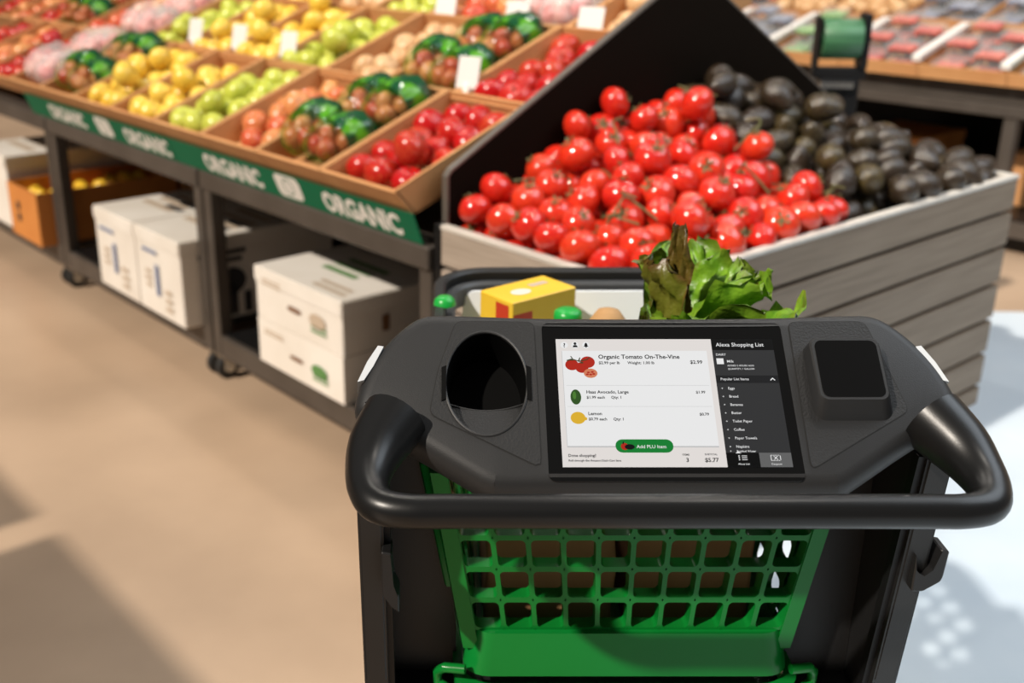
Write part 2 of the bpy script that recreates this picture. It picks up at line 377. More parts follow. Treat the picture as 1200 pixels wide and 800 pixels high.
def calyx_me(seed, long=False):
    r0 = random.Random(seed); bm = bmesh.new()
    for k in range(5):
        a = k*2*PI/5+r0.uniform(-.2, .2); d = Vector((math.cos(a), math.sin(a), 0)); s = Vector((-d.y, d.x, 0)); L = r0.uniform(.35, .52); c = r0.uniform(0, .15)
        P = [(0, .06, .80), (.25, .10, .86), (.5*L+.15, .06, .92+c*.5), (L, .0, .95+c)]
        prev = None
        for x, wd, z in P:
            cur = [bm.verts.new(d*x+s*wd+Vector((0, 0, z))), bm.verts.new(d*x-s*wd+Vector((0, 0, z)))]
            if prev: bm.faces.new((prev[0], prev[1], cur[1], cur[0]))
            prev = cur
    tube(bm, catmull([(0, 0, .74), (.03, 0, .9), (.10, .04, 1.02), (.22, .08, 1.10 if long else 1.04)], 3), .045, 5)
    me = finish(bm, 60); me.materials.append(MATS['calyx']); return me
CAL = [calyx_me(s, s > 2) for s in (1, 2, 3)]
def fruit(name, kind, m, label, cat, group, P, r, up, tip=None, seed=0):
    me = fruit_mesh(kind, rng.randrange(3), m)
    o = bpy.data.objects.new(name, me); C.objects.link(o); o.location = P; o.scale = (r,)*3
    q = Vector(up).to_track_quat('Z', 'Y') @ Matrix.Rotation(rng.uniform(0, 2*PI), 4, 'Z').to_quaternion()
    o.rotation_euler = q.to_euler(); tag(o, label, cat, group)
    if tip is not None:
        c = bpy.data.objects.new(tip[0], tip[1]); C.objects.link(c); c.parent = o
    return o
def rand_up(k=1.0):
    return Vector((rng.gauss(0, 1)*k, rng.gauss(0, 1)*k, 1)).normalized()
PK = {}
def tray_fruit(a0, tier, name, kind, m, label, cat, n, r, ramp=.0):
    b0, z0 = TIER[tier]
    key = (n, r, ramp, tier*7+int(a0*3) % 3)
    if key not in PK: PK[key] = settle(n, -w_+.010, -.010, .004, TD-.012, lambda x, y: .006+0*x, r, len(PK)+5, .1, 120)
    P, R = PK[key]
    M = Matrix.Translation(W(a0, b0, z0)) @ Matrix.Rotation(RZ, 4, 'Z') @ Matrix.Rotation(SL, 4, 'X')
    for p, q in zip(P, R):
        fruit(name, kind, m, label, cat, label.split(' in the tray of ')[-1], M @ Vector(p), q*.935, rand_up(.9), ('stem', STEM) if kind == 'apple' else None)
# bags of fruit
def bag_me(seed, L=.106, Wd=.074, Hh=.066):
    bm = bmesh.new(); bmesh.ops.create_icosphere(bm, subdivisions=4, radius=1)
    for v in bm.verts:
        c = v.co.copy(); p = Vector((math.copysign(abs(c.x)**.75, c.x)*Wd, math.copysign(abs(c.y)**.8, c.y)*L, math.copysign(abs(c.z)**.8, c.z)*Hh))
        gather = max(0, (c.y-.72)/.28); p.x *= 1-.55*gather; p.z *= 1-.5*gather
        p *= 1+.05*noise.noise(c*2.2+Vector((seed*5, 0, 0)))+.09*noise.noise(c*6+Vector((0, seed*3, 0)))+.03*noise.noise(c*15+Vector((0, seed*3, 0)))
        v.co = p
    return finish(bm, 70)
BAGS = {}
def bag(a0, tier, lx, ly, ang, film_m, fruit_m, lab, flab, grp, seed, lift=0, roll=0):
    b0, z0 = TIER[tier]
    M = Matrix.Translation(W(a0, b0, z0)) @ Matrix.Rotation(RZ, 4, 'Z') @ Matrix.Rotation(SL, 4, 'X') @ Matrix.Translation((lx, ly, .086+lift)) @ Matrix.Rotation(ang, 4, 'Z') @ Matrix.Rotation(roll, 4, 'X')
    if (seed % 3, film_m) not in BAGS:
        me = bag_me(seed % 3); me.materials.append(MATS[film_m]); BAGS[(seed % 3, film_m)] = me
    o = link('produce_bag', BAGS[(seed % 3, film_m)]); o.matrix_world = M; tag(o, lab, 'bag', grp)
    k = 0
    for x, y, z in ((-.04, -.085, 0), (.04, -.08, .0), (-.045, -.005, -.008), (.042, .0, -.005), (0, -.045, .028), (0, .055, .0), (.0, -.04, -.035)):
        fruit('bagged_apple', 'apple', fruit_m, flab, 'apple', grp+' fruit', M @ Vector((x*.74, y*.74, z*.8)), .029, rand_up(2), None)

T1 = ['red apples by the black panel', 'bagged apples beside loose red apples', 'blush apples beside green apples', 'front green apples', 'front yellow apples beside green ones', 'front yellow apples beside green-printed bags',
      'bagged apples beyond the yellow apples', 'bagged pink fruit', 'red apples over the lemon carton', 'blush apples at the far front', 'red apples at the far front']
T2 = ['upper red apples by the black panel', 'upper bagged apples', 'upper tan onions', 'upper green apples', 'upper yellow apples beside green apples', 'upper yellow apples beside pale green ones',
      'upper pale green apples', 'upper bagged pink fruit', 'upper blush apples', 'far upper bagged apples', 'far upper red apples', 'far upper blush apples', 'farthest upper red apples']
spec1 = [('red', 15, .0475), ('bagg',), ('peach', 13, .0445), ('green', 15, .0465), ('yellow', 12, .047), ('yellow', 16, .047), ('bagg',), ('bagp',), ('red', 17, .043), ('peach', 17, .043), ('red', 17, .043)]
spec2 = [('red', 13, .047), ('bagg',), ('onion', 12, .042), ('green', 15, .047), ('yellow', 17, .047), ('yellow', 16, .047), ('green', 16, .046), ('bagp',), ('peach', 17, .043), ('bagg',), ('red', 22, .038), ('peach', 20, .038), ('red', 20, .038)]
spec3 = [('onion', 12, .044), ('bagp',), ('peach', 13, .044), ('green', 13, .045), ('onion', 12, .044), ('yellow', 13, .045), ('red', 13, .044), ('green', 13, .045), ('peach', 13, .044), ('red', 13, .044), ('yellow', 13, .045), ('red', 13, .044)]
T3 = ['crest tan onions by the black panel', 'crest bagged pink fruit', 'crest blush apples near the panel', 'crest green apples near the panel', 'crest tan onions', 'crest yellow apples', 'crest red apples', 'crest green apples', 'crest blush apples', 'far crest red apples', 'far crest yellow apples', 'farthest crest red apples']
FM_M = {'red': 'apple_red', 'peach': 'apple_peach', 'green': 'apple_green', 'yellow': 'apple_yellow', 'onion': 'onion_tan'}
sd_ = 0
for tier, names, specs in ((1, T1, spec1), (2, T2, spec2), (3, T3, spec3)):
    for k, sp in enumerate(specs):
        a0 = A0-.012+TW*k
        tray(a0, tier, 'cardboard tray of '+names[k])
        if sp[0] in FM_M:
            nm = 'onion' if sp[0] == 'onion' else 'apple'
            word = {'red': 'red apple', 'peach': 'blush red and yellow apple', 'green': 'green apple', 'yellow': 'yellow apple', 'onion': 'tan onion'}[sp[0]]
            tray_fruit(a0, tier, nm, 'apple', FM_M[sp[0]], '%s in the tray of %s' % (word, names[k]), nm, sp[1], sp[2])
        else:
            fm, am = ('bag_green', 'apple_peach') if sp[0] == 'bagg' else ('bag_plastic', 'radish_pink')
            lab = ('green-printed bag in the tray of ' if sp[0] == 'bagg' else 'clear plastic bag in the tray of ')+names[k]
            fl = ('apple inside a bag, tray of ' if sp[0] == 'bagg' else 'pink fruit inside a bag, tray of ')+names[k]
            for lx, ly, an, li, ro in ((-.092, .115, -.22, 0, 0), (-.237, .125, .12, .01, .1), (-.095, .325, -.12, .012, .08), (-.238, .33, .15, .0, 0)):
                bag(a0, tier, lx, ly, an, fm, am, lab, fl, 'bags of fruit: '+names[k], sd_, li, ro); sd_ += 1
# price cards on clips between the tiers
def price_card(a, b, z, label, tilt=.25, h=.075, wd=.062):
    t = thing('price_card', label, 'sign', W(a, b, z), RZ+.25, 'price cards clipped between the trays')
    M = Matrix.Rotation(-tilt, 4, 'X')
    link('card', box_me(-wd/2, wd/2, -.002, .002, .03, .03+h, .001, M=M), 'sign_card', t)
    link('clip', box_me(-.012, .012, -.006, .006, 0, .045, .002, M=M), 'divider_white', t)
for a, b, z, l in [(2.43, 2.075, 1.02, 'white price card at the loose red apples next to the bags'), (3.40, 2.085, 1.02, 'white price card behind the green apples'), (3.74, 2.085, 1.02, 'white price card behind the yellow apples beside the green ones'),
                   (4.08, 2.085, 1.02, 'white price card between yellow apples and green-printed bags'), (2.36, 2.49, 1.13, 'white price card at the top by the black panel'), (2.68, 2.49, 1.13, 'white price card at the top above bagged apples'),
                   (3.05, 2.5, 1.13, 'white price card at the top above the tan onions')]:
    price_card(a, b, z, l, h=.10 if b > 2.2 else .09, wd=.085 if b > 2.2 else .074)

# ---- cartons under the rack
def carton(a0, a1, b0, b1, z0, z1, label, m='carton_white', grp=None, lid=True, prints=()):
    t = thing('carton', label, 'box', W(a0, b0, z0), RZ, grp); L = a1-a0; D = b1-b0; Hh = z1-z0
    if lid:
        link('carton_body', box_me(-L, 0, 0, D, 0, Hh-.002, .004), m, t)
        bm = bmesh.new(); add_box(bm, -L-.004, .004, -.004, D+.004, Hh-.05, Hh)
        bmesh.ops.bevel(bm, geom=bm.edges[:], offset=.004, segments=2, affect='EDGES'); link('lid', finish(bm), m, t)
    else:
        bm = bmesh.new(); add_box(bm, -L, 0, 0, D, 0, .006)
        for q in ((-L, -L+.008, 0, D), (-.008, 0, 0, D), (-L+.008, -.008, 0, .008), (-L+.008, -.008, D-.008, D)): add_box(bm, *q, .006, Hh)
        link('carton_body', finish(bm), m, t)
    for k, (face, pts, pm) in enumerate(prints):
        if face == 'front': f = lambda u, v: (-L+u*L, -.0052, v*Hh)
        elif face == 'side': f = lambda u, v: (.0052, u*D, v*Hh)
        else: f = lambda u, v: (-L+u*L, v*D, Hh+.0008)
        link('print' if pm != 'hole' else 'hand_hole', flat_me([[f(*p) for p in poly] for poly in pts]), 'ink_brown' if pm == 'hole' else pm, t)
    return t
R4 = lambda x0, x1, y0, y1: [(x0, y0), (x1, y0), (x1, y1), (x0, y1)]
def bars(x0, x1, y0, y1, n, seed, cut=.15):
    r0 = random.Random(seed); out = []; h = (y1-y0)/n
    for i in range(n): out.append(R4(x0+r0.uniform(0, cut)*(x1-x0), x1-r0.uniform(0, cut)*(x1-x0), y0+h*i+h*.2, y0+h*i+h*.75))
    return out
def blob(cx, cy, rx, ry, n=18): return [(cx+rx*math.cos(2*PI*i/n), cy+ry*math.sin(2*PI*i/n)) for i in range(n)]
g = 'stacked white handled cartons'
for z0, z1, l in ((.1705, .318, 'lower white handled carton of the stack of two'), (.319, .49, 'upper white handled carton of the stack of two')):
    carton(2.474, 2.95, 1.66, 2.12, z0, z1, l, grp=g, lid=z0 > .3, prints=[('front', [rrect(.40, .55, .42, .52, .04)], 'hole'), ('front', [blob(.74, .45, .09, .14)], 'ink_green' if z0 < .3 else 'carton_top'), ('front', bars(.66, .84, .22, .38, 2, 4), 'ink_green'), ('front', bars(.08, .34, .70, .84, 2, 3), 'carton_top'),
           ('side', [rrect(.3, .36, .3, .6, .02)], 'hole')] + ([('top', bars(.30, .75, .30, .62, 3, 8), 'ink_green'), ('top', bars(.55, .95, .05, .2, 2, 9), 'carton_top')] if z0 > .3 else []))
for k, (a0, l) in enumerate(((3.354, 'white carton with blue print, dark tree print on its side'), (3.709, 'white carton with blue print next to the lemon carton'))):
    carton(a0, a0+.345, 1.60, 2.22, .1705, .48, l, grp=None, prints=[('front', bars(.12, .55, .72, .80, 1, k), 'ink_blue'), ('front', [R4(.44, .52, .25, .62)], 'ink_blue'), ('front', bars(.2, .34, .3, .55, 3, k+2), 'carton_top'), ('front', bars(.62, .8, .1, .4, 3, k+5), 'carton_top'),
           ('top', bars(.1, .9, .25, .9, 6, k+4, .1), 'carton_top'), ('top', bars(.5, .9, .3, .5, 2, k+14, .1), 'ink_black'),
           ('side', bars(.08, .42, .66, .84, 2, 6) + [blob(.30, .45, .10, .16), R4(.26, .34, .05, .4), R4(.18, .23, .05, .3), R4(.38, .43, .05, .3)], 'ink_black')])
t = carton(4.68, 5.03, 1.60, 2.25, .1705, .405, 'open orange cardboard carton holding lemons', 'orange_card', lid=False, prints=[('front', [blob(.35, .40, .05, .09), blob(.35, .62, .05, .09)], 'ink_black')])
carton(4.68, 5.02, 2.28, 2.50, .1705, .46, 'brown carton behind the lemon carton', 'cardboard')
P_, R_ = settle(22, -.34, -.01, .01, .64, lambda x, y: .14+0*x, .036, 77, .1, 120)
Mt = Matrix.Translation(W(4.68, 1.60, .1705)) @ Matrix.Rotation(RZ, 4, 'Z')
add_base = link('carton_filler', box_me(-.34, -.01, .01, .64, .01, .139), 'orange_card', t)
for p, q in zip(P_, R_): fruit('lemon', 'lemon', 'lemon', 'yellow lemon in the orange carton under the rack', 'lemon', 'lemons in the orange carton', Mt @ Vector(p), q*.85, rand_up(3))
carton(5.08, 5.5, 1.62, 2.2, .1705, .50, 'plain white carton left beyond the lemon carton', prints=[('top', bars(.1, .9, .2, .8, 4, 3), 'carton_top')])
carton(5.52, 5.85, 1.62, 2.1, .1705, .40, 'brown carton beyond the plain white carton', 'cardboard')

# ================================================================== TOMATO BIN
CA0, CA1, CB0, CB1, RIM = 1.41, 2.045, 1.672, 3.345, .80
root = thing('wooden_bin', 'grey-brown slatted wooden bin heaped with tomatoes and avocados', 'bin', W(CA0, CB0, 0), RZ)
L = CA1-CA0; D = CB1-CB0
zz = [.06, .132, .24, .352, .467, .583, .692, RIM-.0]
for i in range(7):
    z0, z1 = zz[i]+.006, zz[i+1]-.006
    if i == 6: z1 = RIM-.012
    link('plank', box_me(-.02, 0, .0, D, z0, z1, .003), 'plank_long', root)          # long side
    me = box_me(-L, -.021, 0, .02, z0, z1, .003); link('plank', me, 'plank', root)
    link('plank', box_me(-L, -.021, D-.02, D, z0, z1, .003), 'plank', root)
link('rim_cap', box_me(-.024, .002, -.002, D+.002, RIM-.012, RIM, .002), 'plank_cap', root)
link('rim_cap', box_me(-L, -.024, -.002, .022, RIM-.012, RIM, .002), 'plank_cap', root)
link('rim_cap', box_me(-L, -.024, D-.022, D+.002, RIM-.012, RIM, .002), 'plank_cap', root)
bm = bmesh.new(); add_box(bm, -L, -.0215, .0215, D-.0215, .05, .06)
for q in ((-.030, -.0215, .03, D-.03), (-L, -.03, .0215, .03), (-L, -.03, D-.03, D-.0215)): add_box(bm, *q, .06, RIM-.015)
link('inner_liner', finish(bm), 'groove', root)
link('plinth', box_me(-L, -.03, .03, D-.03, 0, .055), 'metal_black', root)
link('corner_post', box_me(-L-.022, -L, -.004, .024, .0, RIM, .002), 'metal_black', root)
PBX = [1.69, 1.85, 2.05, 2.28, 2.45, 2.70, 2.78, 3.09, 3.36]; PBZ = [.80, .90, .965, 1.035, 1.075, 1.105, 1.10, .97, .80]
def top_surface(a, b):
    s = np.clip((a-1.43)/.56, 0, 1); s = s*s*(3-2*s)*.45+s*.55
    return .795+(np.interp(b, PBX, PBZ)-.795)*s
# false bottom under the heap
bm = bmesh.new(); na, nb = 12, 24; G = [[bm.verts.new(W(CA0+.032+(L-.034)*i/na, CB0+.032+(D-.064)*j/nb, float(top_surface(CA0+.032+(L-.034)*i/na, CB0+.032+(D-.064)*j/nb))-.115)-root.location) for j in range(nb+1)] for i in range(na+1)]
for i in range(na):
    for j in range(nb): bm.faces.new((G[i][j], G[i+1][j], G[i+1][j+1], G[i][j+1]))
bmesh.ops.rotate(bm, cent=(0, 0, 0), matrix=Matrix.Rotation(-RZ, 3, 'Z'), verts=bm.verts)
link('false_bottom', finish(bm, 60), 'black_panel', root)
# black gable panel between bin and rack
gp = thing('gable_panel', 'tall black gable panel between the tomato bin and the rack', 'panel', W(2.05, 1.70, 0), RZ)
gpts = [(0, .70), (0, .912), (.012, .925), (.86, 1.365), (.90, 1.365), (1.72, .90), (1.72, .70)]
bm = bmesh.new(); prism(bm, gpts, lambda u, v: (-.018, u, v), lambda u, v: (0, u, v)); link('panel_board', finish(bm, smooth=False), 'black_panel', gp)
bm = bmesh.new(); tube(bm, [(-.009, u, v+.003) for u, v in gpts[:-1]], 1, sec=[(-.010, -.003), (.010, -.003), (.010, .003), (-.010, .003)], up=(0, -.3, 1)); link('edge_trim', finish(bm, smooth=False), 'panel_edge', gp)
link('panel_foot', box_me(-.016, -.002, .02, .06, 0, .70), 'metal_black', gp); link('panel_foot', box_me(-.016, -.002, 1.66, 1.70, 0, .70), 'metal_black', gp)
# the heaps (a runs as x, b as y while settling)
fl = lambda a, b: top_surface(a, b)-.110
P_, R_ = settle(140, CA0+.012, 2.043, CB0+.012, 2.53, fl, .0440, 11, .13, 260)
order = np.argsort(-P_[:, 2])
for i, (p, q) in enumerate(zip(P_, R_)):
    up = rand_up(1.1)
    fruit('tomato', 'tomato', 'tomato', 'shiny red vine tomato heaped in the wooden bin', 'tomato', 'tomatoes heaped in the wooden bin', W(p[0], p[1], p[2]), q*.955, up, ('calyx', CAL[i % 3]))
P2, R2 = settle(112, CA0+.012, 2.043, 2.515, CB1-.012, fl, .0445, 12, .13, 260)
for p, q in zip(P2, R2):
    up = Vector((rng.gauss(0, 1), rng.gauss(0, 1), rng.gauss(0, .45))).normalized()
    fruit('avocado', 'avocado', 'avocado', 'dark ripe avocado heaped behind the tomatoes', 'avocado', 'avocados heaped in the wooden bin', W(p[0], p[1], p[2]), q*.92, up, ('stem', STEM) if False else None)
# vine stalks lying over the tomatoes
for k in range(15):
    i = rng.randrange(len(P_)); c = P_[i]
    if c[2] < float(top_surface(c[0], c[1]))-.085: continue
    j = [q for q in np.argsort(((P_-c)**2).sum(1))[1:7]]
    zt = lambda p, r: W(p[0], p[1], p[2]+r*1.05)
    path = [zt(P_[q], R_[q]) for q in j[:2]]
    mid = W(c[0], c[1], c[2]+R_[i]*1.25)
    a_, b_ = path; pth = catmull([a_, (a_+mid)/2+Vector((0, 0, .006)), mid, (b_+mid)/2+Vector((0, 0, .004)), b_+Vector((0, 0, .004))], 4)
    bm = bmesh.new(); tube(bm, pth, [.0028]*len(pth), 6)
    br = catmull([mid, mid+Vector((rng.uniform(-.03, .03), rng.uniform(-.03, .03), .012)), mid+Vector((rng.uniform(-.045, .045), rng.uniform(-.045, .045), .005))], 3); tube(bm, br, .0026, 5)
    tag(link('tomato_vine', finish(bm), 'calyx'), 'green-brown vine stalk lying across the tomatoes', 'vine', 'vine stalks on the tomatoes')

# ================================================================== BAG ROLL STAND
t = thing('bag_roll_stand', 'black stand holding a green roll of produce bags behind the avocados', 'stand', W(2.17, 3.55, 0), -.12)
link('base_plate', box_me(-.16, .16, -.12, .12, 0, .015, .004), 'metal_black', t)
link('post', box_me(-.025, .025, -.012, .028, .015, .74, .003), 'metal_black', t); link('dispenser_body', box_me(-.06, .075, -.03, .03, .74, .985, .004), 'metal_black', t)
link('bracket', box_me(-.088, .092, -.03, .03, .985, 1.02, .004), 'metal_black', t)
link('arm', box_me(.066, .090, -.045, .05, 1.02, 1.20, .004), 'metal_black', t); link('arm', box_me(-.082, -.072, -.04, .05, 1.02, 1.19, .004), 'metal_black', t)
bm = bmesh.new(); lathe(bm, [(.0, -.072), (.02, -.072), (.02, -.064), (.066, -.064), (.068, -.061), (.068, .061), (.066, .064), (.02, .064), (.02, .066), (0, .066)], 28, Matrix.Translation((0, 0, 1.115)) @ Matrix.Rotation(PI/2, 4, 'Y'))
link('bag_roll', finish(bm), 'roll_green', t)
link('knob', lathe_me([(0, 0), (.012, 0), (.014, .008), (0, .016)], 12, Matrix.Translation((.090, 0, 1.115)) @ Matrix.Rotation(PI/2, 4, 'Y')), 'metal_black', t)
bm = bmesh.new(); add_box(bm, -.06, .05, -.055, -.03, .955, .975); link('twist_tie_box', finish(bm), 'chrome', t)

# ================================================================== FAR BERRY RACK
fr = thing('display_rack', 'dark steel rack of berry packs across the aisle behind the bin', 'display rack', W(1.95, 5.30, 0), RZ); LF = 2.6
for x in (-LF, -1.3, -.40, 0): 
    link('post', box_me(x, x+.06, .0, .06, .09, .66, .004), 'metal_dark', fr); caster(fr, x+.03, .03)
link('top_rail', box_me(-LF, .06, -.01, .03, .64, .695, .004), 'metal_dark', fr); link('fascia', box_me(-LF, .06, .03, .05, .695, .80, .003), 'metal_dark', fr)
link('deck', box_me(-LF, .06, .05, 1.1, .70, .715), 'metal_dark', fr); link('lower_shelf', box_me(-LF, .06, .02, 1.1, .15, .17), 'metal_black', fr); link('shade_panel', box_me(-LF, .06, 1.08, 1.1, .17, .7), 'metal_black', fr)  # black panel added as dark fill for the shade under this rack
link('lower_rail', box_me(-LF, .06, .0, .02, .09, .165), 'metal_dark', fr)
bm = bmesh.new()
for x in (-LF, -1.3, 0): prism(bm, [(.06, .715), (1.08, .715), (1.08, 1.08), (.06, .775)], lambda u, v: (x, u, v), lambda u, v: (x+.02, u, v))
link('tray_support', finish(bm), 'metal_dark', fr)
for k, (a, m, l) in enumerate(((2.05, 'cardboard', 'brown carton under the berry rack by its end'), (2.9, 'orange_card', 'orange carton deep under the berry rack'))): carton(a, a+.4, 5.6, 6.1, .1705, .42, l, m)
shell_me = {}
def clamshell(M, kind, label, grp):
    t = bpy.data.objects.new('clamshell_pack', None); C.objects.link(t); t.matrix_world = M; tag(t, label, 'berry pack', grp)
    if 'box' not in shell_me:
        bm = bmesh.new(); prism(bm, rrect(-.075, .075, -.055, .055, .012, 3), lambda u, v: (u*.9, v*.9, 0), lambda u, v: (u, v, .05)); shell_me['box'] = finish(bm); shell_me['box'].materials.append(MATS['clear_plastic'])
        bm = bmesh.new(); prism(bm, rrect(-.078, .078, -.058, .058, .012, 3), lambda u, v: (u, v, .051), lambda u, v: (u*.94, v*.92, .068)); shell_me['lid'] = finish(bm); shell_me['lid'].materials.append(MATS['clear_plastic'])
    if kind not in shell_me:
        bm = bmesh.new(); r0 = random.Random(kind)
        for i in range(5):
            for j in range(3):
                r = .0165*r0.uniform(.85, 1.15); bmesh.ops.create_icosphere(bm, subdivisions=1, radius=r, matrix=Matrix.Translation(((i-2)*.026+r0.uniform(-.003, .003), (j-1)*.028+r0.uniform(-.003, .003), .033+r0.uniform(-.004, .004))))
        shell_me[kind] = finish(bm, 80); shell_me[kind].materials.append(MATS[kind])
    link('pack_base', shell_me['box'], None, t); link('pack_lid', shell_me['lid'], None, t); s = link('berries', shell_me[kind], None, t); s['kind'] = 'stuff'
FW = .43
for tier in (0, 1):
    for k in range(6):
        a0 = 1.92+FW*k; b0 = 5.27+.53*tier; z0 = .785+.17*tier
        M = Matrix.Translation(W(a0, b0, z0)) @ Matrix.Rotation(RZ, 4, 'Z') @ Matrix.Rotation(.28, 4, 'X')
        t = thing('produce_tray', 'shallow brown tray %s on the %s tier of the berry rack' % (['nearest the rack end', 'second from the rack end', 'in the middle', 'behind the green roll', 'behind the black panel', 'at the far end'][k], ['front', 'upper'][tier]), 'tray', W(a0, b0, z0), group='shallow trays on the berry rack'); t.matrix_world = M
        link('tray_bottom', box_me(-FW+.004, 0, 0, .5, 0, .006), 'cardboard', t); link('front_board', box_me(-FW+.004, 0, -.008, 0, 0, .065), 'cardboard', t); link('back_board', box_me(-FW+.004, 0, .5, .508, 0, .07), 'cardboard', t)
        for x in (-FW+.004, -.008): link('side_board', box_me(x, x+.008, 0, .5, .006, .065), 'cardboard', t)
        kind, wd = [('herb_green', 'green herb'), ('berry_red', 'strawberry'), ('berry_red', 'strawberry'), ('herb_green', 'pale green grape'), ('berry_blue', 'blueberry'), ('berry_blue', 'blueberry')][(k+tier*3) % 6]
        if tier == 1 and k in (3, 4):
            P3, R3 = settle(18, -FW+.014, -.012, .004, .496, lambda x, y: .007+0*x, .045, 31+k, .1, 80)
            for p, q in zip(P3, R3): fruit('melon', 'apple', 'onion_tan', 'tan round fruit in the tray %s' % ['', '', '', 'above the green roll', 'above the far blueberries'][k], 'fruit', 'tan fruit on the berry rack %d' % k, M @ Vector(p), q*.96, rand_up(1))
            continue
        for i in range(2):
            for j in range(4):
                for lay in range(2 if (i+j) % 2 == 0 else 1):
                    clamshell(M @ Matrix.Translation((-.11-.195*i+rng.uniform(-.01, .01), .066+.12*j, .008+.0705*lay)) @ Matrix.Rotation(rng.uniform(-.06, .06), 4, 'Z'), kind, 'clamshell of %s on the %s tier, tray %s' % ({'herb_green': 'green produce', 'berry_red': 'red berries', 'berry_blue': 'blue-grey berries'}[kind], ['front', 'upper'][tier], ['by the rack end', 'second from rack end', 'in the middle', 'behind the green roll', 'behind the black panel', 'at the far end'][k]), 'clamshells tier %d tray %d' % (tier, k))
        if tier == 0:
            for x, nm in ((-.012, 'edge'),):
                o = link('divider_strip', box_me(x-.022, x+.022, .0, .47, .075, .105, .003), 'divider_white'); o.matrix_world = M @ Matrix.Translation((0, 0, 0)); tag(o, 'white plastic divider between berry trays on the front tier', 'divider', 'white dividers on the berry rack')

# ================================================================== SHADOW BLOCKERS (unseen slatted stands, added only to shade the floor)
for a0, a1, l in ((.95, 2.66, 'unseen slatted wooden blocker added to shade the floor, behind the gap'), (2.80, 5.0, 'longer unseen slatted wooden blocker added to shade the floor')):
    t = thing('shadow_blocker', l, 'stand', W(a0, -.875, 0), RZ); L = a1-a0
    for i in range(10): link('plank', box_me(-L, 0, 0, .02, .06+.118*i, .06+.118*i+.112, .003), 'plank', t)
    for x in (-L, -.06): link('post', box_me(x, x+.06, .02, .08, 0, 1.23, .003), 'metal_dark', t)
    link('top_board', box_me(-L-.01, .01, -.02, .30, 1.24, 1.265, .003), 'plank_cap', t)
    for i in range(10): link('plank', box_me(-L, 0, .26, .28, .06+.118*i, .06+.118*i+.112, .003), 'plank', t)

# ================================================================== SMART SHOPPING CART
CX, CY = .215, 1.30
cart = thing('shopping_cart', 'black smart shopping cart with a touchscreen console and green basket', 'shopping cart', (CX, CY, 0))
def K(x, y, z): return Vector((x, y-CY, z))                 # x from the cart's middle, y and z in the room
EV = Vector((0, .7677, .6408)); NV = Vector((0, -.6408, .7677)); P0 = K(0, .9516, .995)
def CP(u, v, h=0): return P0 + Vector((u, 0, 0)) + EV*v + NV*h
# --- console shell
half = [(0, .188), (.12, .189), (.205, .192), (.238, .190), (.262, .173), (.283, .147), (.298, .118), (.306, .088), (.300, .072), (.272, .053), (.235, .030), (.195, .004), (.172, -.0095), (.155, -.0115), (.08, -.0115), (0, -.0115)]
outl = [(p[0], p[1], 0) for p in half] + [(-p[0], p[1], 0) for p in half[-2:0:-1]]
pts = catmull(outl, 4, True); n = len(pts)
ctr = Vector((0, .09, 0)); nor = []
for i in range(n):
    t_ = (pts[(i+1) % n]-pts[i-1]).normalized(); nn = Vector((t_.y, -t_.x, 0)); nor.append(nn if nn.dot(pts[i]-ctr) < 0 else -nn)
rings_d = [(.030, -.052), (.012, -.050), (.003, -.040), (.0, -.026), (.0008, -.017), (.003, -.010), (.007, -.0045), (.012, -.0014), (.018, 0)]
bm = bmesh.new(); rr = []
for d, h in rings_d:
    ring = []
    for i in range(n):
        q = pts[i]+nor[i]*d
        s = max(0, (abs(pts[i].x)-.20)/.11); 
        ring.append(bm.verts.new(CP(q.x, q.y, h-(.004*s if h < -.03 else 0))))
    rr.append(ring)
for a, b in zip(rr, rr[1:]):
    for i in range(n): bm.faces.new((a[i], a[(i+1) % n], b[(i+1) % n], b[i]))
bm.faces.new(rr[0][::-1])
def ell(cx, cy, rx, ry, n=48): return [(cx+rx*math.cos(2*PI*i/n), cy+ry*math.sin(2*PI*i/n)) for i in range(n)]
PC = (-.172, .105, .0410, .0580)
def loop_edges(vs_): return [bm.edges.get((vs_[i], vs_[(i+1) % len(vs_)])) or bm.edges.new((vs_[i], vs_[(i+1) % len(vs_)])) for i in range(len(vs_))]
recess = rrect(-.1135, .1345, -.0015, .1747, .007)
h1 = [bm.verts.new(CP(u, v)) for u, v in ell(*PC)]; h2 = [bm.verts.new(CP(u, v)) for u, v in recess]
from mathutils.geometry import delaunay_2d_cdt
d_in = rings_d[-1][0]; o2 = [(pts[i].x+nor[i].x*d_in, pts[i].y+nor[i].y*d_in) for i in range(n)]
loops2 = [o2, ell(*PC), recess]; vin = [Vector(p) for l_ in loops2 for p in l_]; ein = []; k0 = 0
for l_ in loops2: ein += [(k0+i, k0+(i+1) % len(l_)) for i in range(len(l_))]; k0 += len(l_)
ov_, oe_, of_, *_r = delaunay_2d_cdt(vin, ein, [], 0, 1e-7)
def inside(p, poly):
    c = False
    for i in range(len(poly)):
        (x1, y1), (x2, y2) = poly[i], poly[i-1]
        if (y1 > p[1]) != (y2 > p[1]) and p[0] < (x2-x1)*(p[1]-y1)/(y2-y1)+x1: c = not c
    return c
bv = [bm.verts.new(CP(p.x, p.y)) for p in ov_]
for fc in of_:
    c_ = sum((ov_[i] for i in fc), Vector((0, 0)))/len(fc)
    if inside(c_, o2) and not inside(c_, loops2[1]) and not inside(c_, recess): bm.faces.new([bv[i] for i in fc])
